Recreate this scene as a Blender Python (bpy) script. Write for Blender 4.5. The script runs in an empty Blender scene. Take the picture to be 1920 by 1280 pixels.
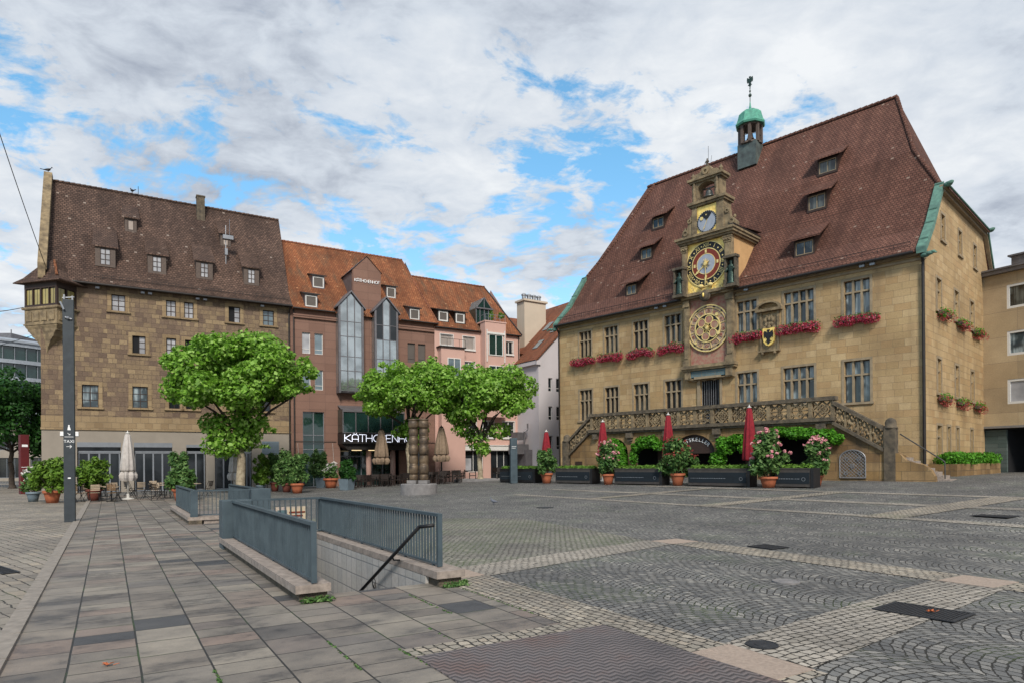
import bpy, bmesh, math, random
import numpy as np
from mathutils import Vector, Matrix
rnd=random.Random(11)
sc=bpy.context.scene
rad=math.radians
# ---------------------------------------------------------------- camera, sky, sun, exposure
cam=bpy.data.objects.new('camera',bpy.data.cameras.new('camera'))
sc.collection.objects.link(cam); sc.camera=cam
cam.data.sensor_width=36; cam.data.lens=36*1242/1920
cam.data.shift_y=228/1920.; cam.data.clip_end=3000; cam.data.clip_start=.1
cam.matrix_world=Matrix.Translation((0,0,1.75))@Matrix.Rotation(rad(90),4,'X')@Matrix.Rotation(-.008,4,'Z')
SUN_EL=40; SUN_AZ=172     # compass style: 0 = +Y, clockwise
W=bpy.data.worlds.new('World'); sc.world=W; W.use_nodes=True
nt=W.node_tree; nt.nodes.clear(); L_=nt.links
def N(t,nt,**k):
    n=nt.nodes.new(t)
    for a,b in k.items():
        if a in ('v',):
            for i,x in b.items(): n.inputs[i].default_value=x
        else: setattr(n,a,b)
    return n
sky=N('ShaderNodeTexSky',nt,sky_type='NISHITA',sun_disc=False,sun_elevation=rad(SUN_EL),sun_rotation=rad(SUN_AZ))
tc=N('ShaderNodeTexCoord',nt); sep=N('ShaderNodeSeparateXYZ',nt)
L_.new(tc.outputs['Generated'],sep.inputs[0])
zc=N('ShaderNodeMath',nt,operation='MAXIMUM',v={1:0.}); L_.new(sep.outputs[2],zc.inputs[0])
za=N('ShaderNodeMath',nt,operation='ADD',v={1:.16}); L_.new(zc.outputs[0],za.inputs[0])
dx=N('ShaderNodeMath',nt,operation='DIVIDE'); dy=N('ShaderNodeMath',nt,operation='DIVIDE')
L_.new(sep.outputs[0],dx.inputs[0]);L_.new(za.outputs[0],dx.inputs[1]);L_.new(sep.outputs[1],dy.inputs[0]);L_.new(za.outputs[0],dy.inputs[1])
cb=N('ShaderNodeCombineXYZ',nt); L_.new(dx.outputs[0],cb.inputs[0]);L_.new(dy.outputs[0],cb.inputs[1])
mp_=N('ShaderNodeMapping',nt,v={1:(0.4,5.2,0),2:(0,0,rad(-25)),3:(.95,1.0,1)}); L_.new(cb.outputs[0],mp_.inputs[0])
n1=N('ShaderNodeTexNoise',nt,v={'Scale':1.5,'Detail':12.,'Roughness':.66,'Distortion':.35}); L_.new(mp_.outputs[0],n1.inputs[0])
n2=N('ShaderNodeTexNoise',nt,v={'Scale':.5,'Detail':2.,'Roughness':.5}); L_.new(mp_.outputs[0],n2.inputs[0])
n4=N('ShaderNodeTexNoise',nt,v={'Scale':9.,'Detail':9.,'Roughness':.58,'Distortion':.5}); L_.new(mp_.outputs[0],n4.inputs[0])
ad=N('ShaderNodeMath',nt,operation='MULTIPLY_ADD',v={1:.8}); L_.new(n2.outputs[0],ad.inputs[0]); L_.new(n1.outputs[0],ad.inputs[2])
ad2=N('ShaderNodeMath',nt,operation='MULTIPLY_ADD',v={1:.36}); L_.new(n4.outputs[0],ad2.inputs[0]); L_.new(ad.outputs[0],ad2.inputs[2])
# thicker cover towards the right of the square, as in the photograph
rx=N('ShaderNodeMath',nt,operation='MULTIPLY_ADD',v={1:.16}); L_.new(sep.outputs[0],rx.inputs[0]); L_.new(ad2.outputs[0],rx.inputs[2])
rmp=N('ShaderNodeValToRGB',nt); rmp.color_ramp.elements[0].position=.93; rmp.color_ramp.elements[1].position=1.13
sc_=N('ShaderNodeMath',nt,operation='SUBTRACT',v={1:.0}); L_.new(rx.outputs[0],sc_.inputs[0]); L_.new(sc_.outputs[0],rmp.inputs[0])
n3=N('ShaderNodeTexNoise',nt,v={'Scale':1.3,'Detail':9.,'Roughness':.62}); mp3=N('ShaderNodeMapping',nt,v={1:(7,2,3),3:(.8,1.2,1)})
L_.new(cb.outputs[0],mp3.inputs[0]);L_.new(mp3.outputs[0],n3.inputs[0])
n5=N('ShaderNodeMath',nt,operation='MULTIPLY_ADD',v={1:.35}); L_.new(n4.outputs[0],n5.inputs[0]); L_.new(n3.outputs[0],n5.inputs[2])
cr=N('ShaderNodeValToRGB',nt); e=cr.color_ramp.elements
e[0].position=.5;e[0].color=(.4,.45,.54,1);e[1].position=.84;e[1].color=(.9,.93,.96,1)
m_=cr.color_ramp.elements.new(.64);m_.color=(.66,.72,.8,1)
L_.new(n5.outputs[0],cr.inputs[0])
tz=N('ShaderNodeValToRGB',nt); tz.color_ramp.elements[0].color=(1.05,1.2,1.25,1); tz.color_ramp.elements[1].color=(.9,1.42,1.45,1); tz.color_ramp.elements[0].position=.12; tz.color_ramp.elements[1].position=.42; L_.new(zc.outputs[0],tz.inputs[0])
tint=N('ShaderNodeMix',nt,data_type='RGBA',blend_type='MULTIPLY',v={0:1.}); L_.new(tz.outputs[0],tint.inputs[7]); L_.new(sky.outputs[0],tint.inputs[6])
bg1=N('ShaderNodeBackground',nt,v={1:.12}); L_.new(tint.outputs[2],bg1.inputs[0])
bg2=N('ShaderNodeBackground',nt,v={1:.72}); L_.new(cr.outputs[0],bg2.inputs[0])
mx=N('ShaderNodeMixShader',nt); L_.new(rmp.outputs[0],mx.inputs[0]);L_.new(bg1.outputs[0],mx.inputs[1]);L_.new(bg2.outputs[0],mx.inputs[2])
wo=N('ShaderNodeOutputWorld',nt); L_.new(mx.outputs[0],wo.inputs[0])
sun=bpy.data.objects.new('sun',bpy.data.lights.new('sun','SUN')); sc.collection.objects.link(sun)
sun.data.energy=2.9; sun.data.angle=rad(12); sun.data.color=(1,.94,.85)
sd=Vector((math.sin(rad(SUN_AZ))*math.cos(rad(SUN_EL)),math.cos(rad(SUN_AZ))*math.cos(rad(SUN_EL)),math.sin(rad(SUN_EL))))
sun.rotation_euler=sd.to_track_quat('Z','Y').to_euler(); sun.location=(0,-20,60)
sc.view_settings.view_transform='Standard'; sc.view_settings.look='None'; sc.view_settings.exposure=.46; sc.view_settings.gamma=1
sc.render.resolution_x=1024; sc.render.resolution_y=682

# ---------------------------------------------------------------- terrain and frames
TN=(.718,.696);TE=(.696,-.718)
def G(x,y):
    s=TN[0]*x+TN[1]*y;t=-(TE[0]*x+TE[1]*y)
    w=min(1,max(0,(52-t)/22.)); w=w*w*(3-2*w)
    return min(.95,.05*max(0,s-19))*w
UE=(.854,.520)
def uv2xy(u,v): return (u*.854-v*.52,u*.52+v*.854)
# ---------------------------------------------------------------- materials
def mk(name):
    m=bpy.data.materials.new(name); m.use_nodes=True; nt=m.node_tree
    b=nt.nodes['Principled BSDF']; return m,nt,b
def c4(c): return (c[0],c[1],c[2],1)
def ramp(nt,stops,inp,interp='LINEAR'):
    r=nt.nodes.new('ShaderNodeValToRGB'); r.color_ramp.interpolation=interp
    el=r.color_ramp.elements
    while len(el)<len(stops): el.new(.5)
    for e,(p,c) in zip(el,stops): e.position=p; e.color=c4(c) if len(c)==3 else c
    nt.links.new(inp,r.inputs[0]); return r.outputs[0]
def mixc(nt,f,a,b,mode='MIX'):
    m=N('ShaderNodeMix',nt,data_type='RGBA',blend_type=mode)
    for i,x in ((0,f),(6,a),(7,b)):
        if isinstance(x,(int,float)): m.inputs[i].default_value=x
        elif isinstance(x,tuple): m.inputs[i].default_value=c4(x)
        else: nt.links.new(x,m.inputs[i])
    return m.outputs[2]
def noise(nt,co,scale,detail=4,rough=.55,sc3=None):
    if sc3:
        mp=N('ShaderNodeMapping',nt,v={3:sc3}); nt.links.new(co,mp.inputs[0]); co=mp.outputs[0]
    n=N('ShaderNodeTexNoise',nt,v={'Scale':scale,'Detail':detail,'Roughness':rough}); nt.links.new(co,n.inputs[0]); return n.outputs[0]
def bump(nt,b,h,d,s=1.):
    bp=N('ShaderNodeBump',nt,v={'Strength':s,'Distance':d}); nt.links.new(h,bp.inputs['Height'])
    nt.links.new(bp.outputs[0],b.inputs['Normal'])
def simple(name,col,rough=.7,metal=0.,var=.25,scale=3.,bmp=.004,col2=None,spec=.4):
    m,nt,b=mk(name); co=N('ShaderNodeTexCoord',nt).outputs['Object']
    n=noise(nt,co,scale,6)
    c2=col2 or tuple(x*(1-var) for x in col)
    c=ramp(nt,[(.3,c2),(.7,col)],n); nt.links.new(c,b.inputs['Base Color'])
    b.inputs['Roughness'].default_value=rough; b.inputs['Metallic'].default_value=metal
    b.inputs['Specular IOR Level'].default_value=spec
    if bmp: bump(nt,b,noise(nt,co,scale*9,4),bmp)
    return m
def UVo(nt): return N('ShaderNodeUVMap',nt).outputs[0]
def ashlar(name,cols,bw,bh,mortar=(.2,.17,.13),msize=.012,stain=.45,squash=1.,off=.5,streak=None,grain=.02):
    m,nt,b=mk(name); uv=UVo(nt)
    # gentle wobble so that courses are not ruler straight
    wn=N('ShaderNodeTexNoise',nt,v={'Scale':.9,'Detail':2.}); nt.links.new(uv,wn.inputs[0])
    wa=N('ShaderNodeVectorMath',nt,operation='MULTIPLY_ADD',v={1:(.05,.02,0)}); nt.links.new(wn.outputs['Color'],wa.inputs[0]); nt.links.new(uv,wa.inputs[2])
    br=N('ShaderNodeTexBrick',nt,offset=off,squash=squash,squash_frequency=3,v={'Color1':(0,0,0,1),'Color2':(1,1,1,1),'Mortar':(.5,.5,.5,1),'Scale':1.,'Mortar Size':msize,'Mortar Smooth':.3,'Bias':0.,'Brick Width':bw,'Row Height':bh})
    nt.links.new(wa.outputs[0],br.inputs[0])
    n=len(cols); c=ramp(nt,[((i+.5)/n,cols[i]) for i in range(n)],br.outputs[0])
    fine=noise(nt,uv,14,6,.7); c=mixc(nt,.5,c,ramp(nt,[(.3,(.62,.6,.57)),(.7,(1.15,1.13,1.1))],fine),'MULTIPLY')
    big=noise(nt,uv,.35,5,.6)
    c=mixc(nt,stain,c,ramp(nt,[(.35,(.55,.5,.46)),(.62,(1.15,1.12,1.08))],big),'MULTIPLY')
    if streak:
        st=noise(nt,uv,1.,5,.6,(1.6,.16,1)); c=mixc(nt,ramp(nt,[(.52,(0,0,0)),(.72,(.7,.7,.7))],st),c,streak)
    c=mixc(nt,br.outputs['Fac'],c,mortar)
    nt.links.new(c,b.inputs['Base Color']); b.inputs['Roughness'].default_value=.88
    h=N('ShaderNodeMath',nt,operation='MULTIPLY_ADD',v={1:-1.}); nt.links.new(br.outputs['Fac'],h.inputs[0]); nt.links.new(fine,h.inputs[2])
    bump(nt,b,h.outputs[0],grain); return m
def rubblemat():
    m,nt,b=mk('old_house_rubble_stone'); uv=UVo(nt)
    wn=N('ShaderNodeTexNoise',nt,v={'Scale':1.1,'Detail':3.}); nt.links.new(uv,wn.inputs[0])
    wa=N('ShaderNodeVectorMath',nt,operation='MULTIPLY_ADD',v={1:(.12,.05,0)}); nt.links.new(wn.outputs['Color'],wa.inputs[0]); nt.links.new(uv,wa.inputs[2])
    br=N('ShaderNodeTexBrick',nt,offset=.43,squash=.55,squash_frequency=3,v={'Color1':(0,0,0,1),'Color2':(1,1,1,1),'Scale':1.,'Mortar Size':.011,'Mortar Smooth':.5,'Brick Width':.5,'Row Height':.33})
    nt.links.new(wa.outputs[0],br.inputs[0])
    brown=ramp(nt,[(0,(.125,.085,.062)),(.35,(.17,.118,.082)),(.7,(.145,.1,.075)),(1,(.195,.14,.095))],br.outputs[0])
    warm=ramp(nt,[(0,(.19,.135,.08)),(.4,(.255,.185,.11)),(.75,(.21,.15,.09)),(1,(.3,.22,.13))],br.outputs[0])
    ar=noise(nt,uv,.55,5,.62); ad=N('ShaderNodeMath',nt,operation='MULTIPLY_ADD',v={1:.3}); nt.links.new(br.outputs[0],ad.inputs[0]); nt.links.new(ar,ad.inputs[2])
    c=mixc(nt,ramp(nt,[(.56,(0,0,0)),(.76,(.9,.9,.9))],ad.outputs[0]),brown,warm)
    fine=noise(nt,uv,12,6,.75); c=mixc(nt,.75,c,ramp(nt,[(.3,(.55,.53,.52)),(.7,(1.3,1.28,1.22))],fine),'MULTIPLY')
    c=mixc(nt,br.outputs['Fac'],c,(.17,.12,.085)); nt.links.new(c,b.inputs['Base Color']); b.inputs['Roughness'].default_value=.9
    h=N('ShaderNodeMath',nt,operation='MULTIPLY_ADD',v={1:-1.}); nt.links.new(br.outputs['Fac'],h.inputs[0]); nt.links.new(fine,h.inputs[2]); bump(nt,b,h.outputs[0],.04)
    return m
def tiles(name,cols,spots=(.5,.42,.35),tw=.2,th=.19,moss=None,amt=.6):
    m,nt,b=mk(name); uv=UVo(nt)
    wn=N('ShaderNodeTexNoise',nt,v={'Scale':.7,'Detail':5.}); nt.links.new(uv,wn.inputs[0])
    wa=N('ShaderNodeVectorMath',nt,operation='MULTIPLY_ADD',v={1:(.08,.16,0)}); nt.links.new(wn.outputs['Color'],wa.inputs[0]); nt.links.new(uv,wa.inputs[2]); uv=wa.outputs[0]
    br=N('ShaderNodeTexBrick',nt,offset=.5,v={'Color1':(0,0,0,1),'Color2':(1,1,1,1),'Scale':1.,'Mortar Size':.02,'Mortar Smooth':.6,'Brick Width':tw,'Row Height':th})
    nt.links.new(uv,br.inputs[0])
    n=len(cols); c=ramp(nt,[((i+.5)/n,cols[i]) for i in range(n)],br.outputs[0])
    stv=noise(nt,uv,1.,6,.65,(1.1,.12,1)); c=mixc(nt,.7,c,ramp(nt,[(.38,(.62,.6,.6)),(.6,(1.15,1.13,1.1))],stv),'MULTIPLY')
    big=noise(nt,uv,.3,6,.65); c=mixc(nt,amt,c,ramp(nt,[(.35,(.55,.52,.5)),(.65,(1.25,1.2,1.15))],big),'MULTIPLY')
    # a few pale replaced tiles
    c=mixc(nt,ramp(nt,[(.99,(0,0,0)),(.995,(1,1,1))],br.outputs[0]),c,spots)
    if moss:
        ms=noise(nt,uv,.9,7,.7,(1.6,.35,1)); c=mixc(nt,ramp(nt,[(.5,(0,0,0)),(.68,(.85,.85,.85))],ms),c,moss)
    # each course has overlap shade painted into the colour, plus a saw-tooth bump
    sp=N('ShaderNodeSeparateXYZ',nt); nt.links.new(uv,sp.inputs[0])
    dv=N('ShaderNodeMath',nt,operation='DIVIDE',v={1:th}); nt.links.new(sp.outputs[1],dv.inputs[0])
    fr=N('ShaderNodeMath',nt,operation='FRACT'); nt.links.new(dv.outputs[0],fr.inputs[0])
    overlap_shade=ramp(nt,[(0,(1,1,1)),(.16,(0,0,0)),(.9,(0,0,0)),(1,(1,1,1))],fr.outputs[0])
    c=mixc(nt,.6,c,mixc(nt,overlap_shade,(1,1,1),(.35,.3,.28)),'MULTIPLY')
    c=mixc(nt,br.outputs['Fac'],c,tuple(x*.45 for x in cols[0]))
    nt.links.new(c,b.inputs['Base Color']); b.inputs['Roughness'].default_value=.85; b.inputs['Specular IOR Level'].default_value=.25
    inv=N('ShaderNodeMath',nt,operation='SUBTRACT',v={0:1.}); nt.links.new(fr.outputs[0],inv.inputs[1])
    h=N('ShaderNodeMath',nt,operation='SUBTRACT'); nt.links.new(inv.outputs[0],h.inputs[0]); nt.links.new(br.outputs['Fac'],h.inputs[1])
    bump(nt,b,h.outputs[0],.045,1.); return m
def leafm(name,cols,rough=.55,trans=.3):
    m,nt,b=mk(name); g=N('ShaderNodeNewGeometry',nt)
    n=len(cols); c=ramp(nt,[(i/(n-1),cols[i]) for i in range(n)],g.outputs['Random Per Island'])
    nt.links.new(c,b.inputs['Base Color']); b.inputs['Roughness'].default_value=rough; b.inputs['Specular IOR Level'].default_value=.3
    t=N('ShaderNodeBsdfTranslucent',nt); nt.links.new(c,t.inputs[0])
    mx=N('ShaderNodeMixShader',nt,v={0:trans}); out=nt.nodes['Material Output']
    nt.links.new(b.outputs[0],mx.inputs[1]);nt.links.new(t.outputs[0],mx.inputs[2]);nt.links.new(mx.outputs[0],out.inputs[0])
    return m
def glass(name,col=(.02,.025,.03),rough=.06,spec=.8,metal=0.):
    m,nt,b=mk(name); co=N('ShaderNodeTexCoord',nt).outputs['Object']
    n=noise(nt,co,.8,3); c=ramp(nt,[(.35,tuple(x*.6 for x in col)),(.65,col)],n); nt.links.new(c,b.inputs['Base Color'])
    b.inputs['Roughness'].default_value=rough;b.inputs['Specular IOR Level'].default_value=spec;b.inputs['Metallic'].default_value=metal
    bump(nt,b,noise(nt,co,1.3,2),.01,.3); return m
def curtain(name,a,b_):
    m,nt,b=mk(name); co=N('ShaderNodeTexCoord',nt).outputs['Object']
    n=noise(nt,co,1.,3,.6,(9,9,.5)); n2=noise(nt,co,.9,2)
    c=ramp(nt,[(.38,b_),(.6,a)],n); c=mixc(nt,ramp(nt,[(.45,(0,0,0)),(.58,(1,1,1))],n2),c,tuple(x*.7 for x in b_))
    nt.links.new(c,b.inputs['Base Color']); b.inputs['Roughness'].default_value=.12; b.inputs['Specular IOR Level'].default_value=.7
    bump(nt,b,noise(nt,co,1.3,2),.01,.3); return m
M={}
M['sand']=ashlar('town_hall_sandstone',[(.37,.255,.125),(.42,.3,.155),(.39,.272,.135),(.47,.345,.19),(.41,.29,.15),(.38,.25,.12),(.44,.315,.17)],.78,.36,(.27,.2,.12),.006,.5,squash=.7,streak=(.25,.165,.085))
M['sandd']=simple('carved_sandstone',(.3,.225,.13),.9,0,.6,2.6,.03,(.1,.075,.048))
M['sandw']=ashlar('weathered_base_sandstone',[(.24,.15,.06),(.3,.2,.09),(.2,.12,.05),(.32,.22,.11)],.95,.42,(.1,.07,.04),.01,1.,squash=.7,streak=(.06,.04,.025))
M['trim']=simple('window_stone_trim',(.31,.24,.155),.85,0,.35,3,.008)
M['sandg']=simple('dark_weathered_stone',(.15,.118,.08),.9,0,.5,4,.03,(.05,.042,.033))
M['rubble']=rubblemat()
M['rubtrim']=ashlar('old_house_trim_stone',[(.27,.195,.11),(.31,.23,.135),(.24,.17,.095)],.5,.4,(.2,.15,.1),.008,.4)
M['plaster']=simple('grey_plaster',(.27,.235,.195),.9,0,.15,1.2,.004)
M['brown']=ashlar('brown_stone_slabs',[(.185,.102,.076),(.215,.122,.092),(.2,.112,.084)],1.25,.62,(.08,.045,.04),.008,.25,off=0.,grain=.004)
M['pink']=simple('pink_plaster',(.52,.325,.27),.85,0,.1,.8,.003)
M['white']=simple('white_plaster',(.5,.46,.47),.85,0,.1,.6,.003)
M['beige']=ashlar('annex_slab_stone',[(.36,.275,.17),(.42,.32,.2),(.46,.36,.225),(.4,.3,.18)],1.9,1.55,(.17,.13,.09),.008,.45,off=0.,grain=.006)
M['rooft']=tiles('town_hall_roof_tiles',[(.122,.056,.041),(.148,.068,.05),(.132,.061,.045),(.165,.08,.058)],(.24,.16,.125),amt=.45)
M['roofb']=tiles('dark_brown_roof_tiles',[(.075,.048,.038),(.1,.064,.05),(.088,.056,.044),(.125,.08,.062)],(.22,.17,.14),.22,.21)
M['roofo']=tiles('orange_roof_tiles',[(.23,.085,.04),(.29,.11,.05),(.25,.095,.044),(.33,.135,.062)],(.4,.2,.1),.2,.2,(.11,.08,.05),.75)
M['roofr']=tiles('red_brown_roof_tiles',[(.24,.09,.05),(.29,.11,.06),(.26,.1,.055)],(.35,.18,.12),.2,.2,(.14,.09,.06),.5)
M['copper']=simple('green_copper',(.12,.25,.19),.65,.1,.5,3.5,.006,(.06,.12,.1))
M['copperd']=simple('dark_copper_cladding',(.11,.14,.13),.6,.2,.5,2.5,.006,(.05,.055,.055))
M['gold']=simple('gold_leaf',(1.,.74,.22),.38,.12,.35,6,.006,(.68,.46,.12))
M['goldd']=simple('gold_paint',(.85,.66,.27),.45,.2,.3,9,.004)
M['black']=simple('black_paint',(.012,.011,.012),.5,0,.3,5,.001)
M['dialred']=simple('dark_red_enamel',(.2,.03,.012),.45,0,.3,8,.001)
M['dialgrey']=simple('grey_blue_enamel',(.33,.36,.42),.4,0,.2,4,.001)
M['fresco']=simple('faded_red_fresco',(.3,.1,.08),.85,0,.6,5.,.003,(.32,.24,.16))
M['frescob']=simple('faded_beige_fresco',(.42,.34,.24),.85,0,.3,14,.003,(.24,.15,.12))
M['insc']=simple('blue_grey_inscription',(.1,.17,.19),.7,0,.3,8,.002,(.07,.12,.14))
M['ochre']=simple('ochre_plaster',(.55,.33,.15),.85,0,.2,2,.004)
M['bronze']=simple('green_bronze',(.06,.1,.08),.45,.6,.5,12,.006,(.015,.025,.022))
M['bell']=simple('bell_bronze',(.2,.21,.2),.4,.8,.4,5,.002)
M['wood']=simple('dark_wood',(.045,.025,.018),.6,0,.4,8,.003)
M['woodg']=simple('grey_wood',(.11,.08,.065),.7,0,.35,9,.003)
M['gutter']=simple('dark_gutter_metal',(.04,.035,.033),.5,.5,.3,5,.002)
M['zinc']=simple('zinc_sheet',(.19,.18,.19),.45,.5,.3,3,.002)
M['lead']=simple('grey_window_lead',(.07,.065,.06),.6,.2,.3,6,.002)
M['steel']=simple('blue_grey_painted_steel',(.06,.085,.1),.5,.05,.3,3,.002,(.035,.052,.064))
M['mast']=simple('dark_grey_mast_paint',(.036,.045,.053),.5,.1,.3,6,.001)
M['whitep']=simple('white_window_paint',(.62,.6,.57),.5,0,.1,4,.001)
M['greyf']=simple('grey_door_frame',(.2,.215,.24),.5,.2,.15,4,.001)
M['alu']=simple('aluminium_frame',(.3,.31,.33),.4,.6,.2,3,.001)
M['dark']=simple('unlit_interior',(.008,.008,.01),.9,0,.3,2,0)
M['glass']=glass('dark_window_glass',(.02,.024,.028),.08,.45)
M['glassb']=glass('bluish_window_glass',(.16,.21,.24),.1,.8)
M['glassw']=glass('pale_curtained_glass',(.4,.4,.42),.2,.6)
M['glassg']=glass('green_tinted_glass',(.015,.04,.035),.05,.9)
M['glassc']=curtain('curtained_window_glass',(.3,.36,.38),(.05,.07,.08))
M['glassd']=curtain('dim_curtained_glass',(.1,.11,.1),(.01,.013,.014))
M['glassm']=glass('mirror_bay_glass',(.48,.52,.53),.08,.9,.75)
M['glassy']=glass('amber_leaded_glass',(.38,.31,.11),.2,.6)
M['shut']=simple('roller_shutter',(.1,.085,.075),.6,0,.15,4,.002)
M['blind']=simple('pale_blind',(.38,.32,.28),.8,0,.2,3,.002)
M['red']=simple('dark_red_canvas',(.23,.009,.018),.85,0,.35,6,.01)
M['tan']=simple('tan_canvas',(.24,.17,.115),.85,0,.3,6,.01)
M['offw']=simple('off_white_canvas',(.47,.43,.4),.85,0,.25,6,.01)
M['polew']=simple('pale_painted_pole',(.6,.58,.54),.5)
M['terra']=simple('terracotta',(.36,.105,.045),.75,0,.35,5,.003)
M['terrad']=simple('dark_terracotta',(.16,.045,.03),.75,0,.35,5,.003)
M['planter']=simple('grey_blue_planter',(.13,.17,.2),.6,0,.2,4,.002)
M['granite']=simple('pinkish_granite',(.33,.275,.235),.8,0,.4,9,.006,(.17,.14,.12))
M['plinth']=simple('grey_concrete_plinth',(.2,.188,.185),.85,0,.3,5,.004)
M['patina']=simple('brown_sculpture_bronze',(.16,.11,.065),.45,.25,.6,3.2,.01,(.03,.022,.018))
M['bark']=simple('mottled_plane_bark',(.4,.34,.24),.9,0,.5,5,.02,(.17,.13,.085))
M['barkd']=simple('dark_branch_bark',(.06,.045,.035),.9,0,.4,6,.02)
M['leaf']=leafm('plane_leaves',[(.08,.19,.014),(.13,.28,.022),(.18,.36,.035),(.26,.46,.07),(.38,.56,.15)],.5,.42)
M['leafd']=leafm('dark_leaves',[(.012,.05,.008),(.02,.08,.012),(.035,.11,.016)])
M['leafo']=leafm('oleander_leaves',[(.03,.08,.018),(.055,.13,.03),(.1,.19,.05),(.16,.26,.08)])
M['leafy']=leafm('yellow_green_leaves',[(.06,.13,.01),(.1,.2,.018),(.17,.28,.04)])
M['ivy']=leafm('ivy_leaves',[(.04,.15,.008),(.07,.23,.012),(.11,.32,.025)])
M['petal']=leafm('magenta_petals',[(.22,.004,.02),(.42,.012,.06),(.5,.015,.05),(.58,.06,.14),(.68,.22,.28)],.6,.25)
M['petalp']=leafm('pink_petals',[(.72,.3,.32),(.75,.42,.42),(.65,.16,.24)],.6,.25)
M['petalw']=leafm('white_petals',[(.7,.66,.6),(.75,.72,.7)],.6,.25)
M['petalr']=leafm('dull_red_petals',[(.35,.03,.03),(.45,.12,.1)],.6,.25)
M['grass']=leafm('box_top_grass',[(.08,.17,.015),(.12,.24,.03),(.16,.28,.05)],.7,.3)
M['slat']=simple('pale_wood_slats',(.4,.31,.22),.7,0,.3,8,.002)
M['slatb']=simple('brown_wicker',(.2,.12,.06),.8,0,.4,20,.003)
M['chaird']=simple('dark_brown_chair',(.022,.014,.011),.6,0,.4,10,.002)
M['iron']=simple('black_iron',(.02,.02,.022),.5,.4,.3,8,.001)
M['ironl']=simple('grey_iron_grille',(.3,.3,.31),.5,.5,.3,8,.001)
M['tilew']=ashlar('white_wall_tiles',[(.38,.37,.35),(.43,.41,.39),(.35,.345,.335)],.3,.3,(.2,.2,.2),.012,.3,off=0.,grain=.003)
M['board']=simple('grey_wood_boards',(.06,.052,.047),.8,0,.4,5,.004)
M['banner']=simple('dark_blue_banner',(.006,.012,.018),.8,0,.3,3,.001)
M['lettw']=simple('white_lettering',(.75,.75,.75),.6,0,.05,3,0)
M['poster']=simple('printed_poster',(.6,.5,.3),.6,0,.5,7,0,(.35,.3,.3))
M['cream']=simple('cream_chimney_render',(.5,.42,.33),.85,0,.1,1,.003)
M['teal']=ashlar('teal_glazed_slabs',[(.06,.09,.085),(.09,.12,.115),(.075,.105,.1)],1.4,.25,(.03,.04,.04),.01,.5,grain=.004)
M['officew']=simple('office_white_band',(.3,.33,.37),.5)
M['skirt']=simple('grey_feathers',(.13,.14,.17),.7,0,.4,30,.002)
M['leafr']=simple('dry_orange_leaf',(.45,.12,.04),.7,0,.3,30,.001)
def emis(name,col,s):
    m,nt,b=mk(name); b.inputs['Base Color'].default_value=c4(col); b.inputs['Emission Color'].default_value=c4(col); b.inputs['Emission Strength'].default_value=s; return m
M['neon']=emis('lit_white_letters',(.85,.88,1),.75)
M['lampw']=emis('warm_lit_lamp',(1,.75,.4),1.)
# paving materials (uv = metres in the square's grid)
def paving_slabs():
    m,nt,b=mk('large_granite_slabs'); uv=UVo(nt)
    sp=N('ShaderNodeSeparateXYZ',nt); nt.links.new(uv,sp.inputs[0])
    cb=N('ShaderNodeCombineXYZ',nt); nt.links.new(sp.outputs[1],cb.inputs[0]); 
    s=N('ShaderNodeMath',nt,operation='ADD',v={1:.31}); nt.links.new(sp.outputs[0],s.inputs[0]); nt.links.new(s.outputs[0],cb.inputs[1])
    wn=N('ShaderNodeTexNoise',nt,v={'Scale':1.6,'Detail':3.}); nt.links.new(uv,wn.inputs[0])
    wa=N('ShaderNodeVectorMath',nt,operation='MULTIPLY_ADD',v={1:(.05,.012,0)}); nt.links.new(wn.outputs['Color'],wa.inputs[0]); nt.links.new(cb.outputs[0],wa.inputs[2])
    br=N('ShaderNodeTexBrick',nt,offset=.37,squash=.62,squash_frequency=2,offset_frequency=2,v={'Color1':(0,0,0,1),'Color2':(1,1,1,1),'Scale':1.,'Mortar Size':.009,'Mortar Smooth':.25,'Brick Width':.58,'Row Height':.54})
    nt.links.new(wa.outputs[0],br.inputs[0])
    c=ramp(nt,[(0,(.06,.06,.064)),(.03,(.065,.064,.066)),(.05,(.13,.114,.1)),(.22,(.205,.177,.148)),(.36,(.16,.142,.124)),(.5,(.185,.162,.138)),(.6,(.215,.162,.134)),(.72,(.14,.127,.116)),(.86,(.255,.225,.187)),(1,(.2,.178,.15))],br.outputs[0])
    fine=noise(nt,uv,60,5,.8); c=mixc(nt,.6,c,ramp(nt,[(.3,(.7,.7,.7)),(.7,(1.25,1.25,1.25))],fine),'MULTIPLY')
    # damp streaks across the slabs
    st=noise(nt,uv,1.5,9,.72,(.8,1.25,1)); c=mixc(nt,.9,c,ramp(nt,[(.38,(.36,.36,.38)),(.47,(.8,.79,.78)),(.62,(1.12,1.1,1.07))],st),'MULTIPLY')
    sp2=noise(nt,uv,7,5,.75); c=mixc(nt,.7,c,ramp(nt,[(.28,(.5,.5,.52)),(.42,(1,1,1)),(.72,(1,1,1)),(.8,(1.35,1.33,1.3))],sp2),'MULTIPLY')
    mossy=noise(nt,uv,1.1,4); mc=ramp(nt,[(.52,(.02,.018,.015)),(.66,(.03,.06,.012))],mossy)
    c=mixc(nt,br.outputs['Fac'],c,mc); nt.links.new(c,b.inputs['Base Color'])
    r=ramp(nt,[(.35,(.45,.45,.45)),(.65,(.85,.85,.85))],st); nt.links.new(r,b.inputs['Roughness'])
    h=N('ShaderNodeMath',nt,operation='MULTIPLY_ADD',v={1:-4.}); nt.links.new(br.outputs['Fac'],h.inputs[0]); nt.links.new(fine,h.inputs[2]); bump(nt,b,h.outputs[0],.004)
    return m
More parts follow.
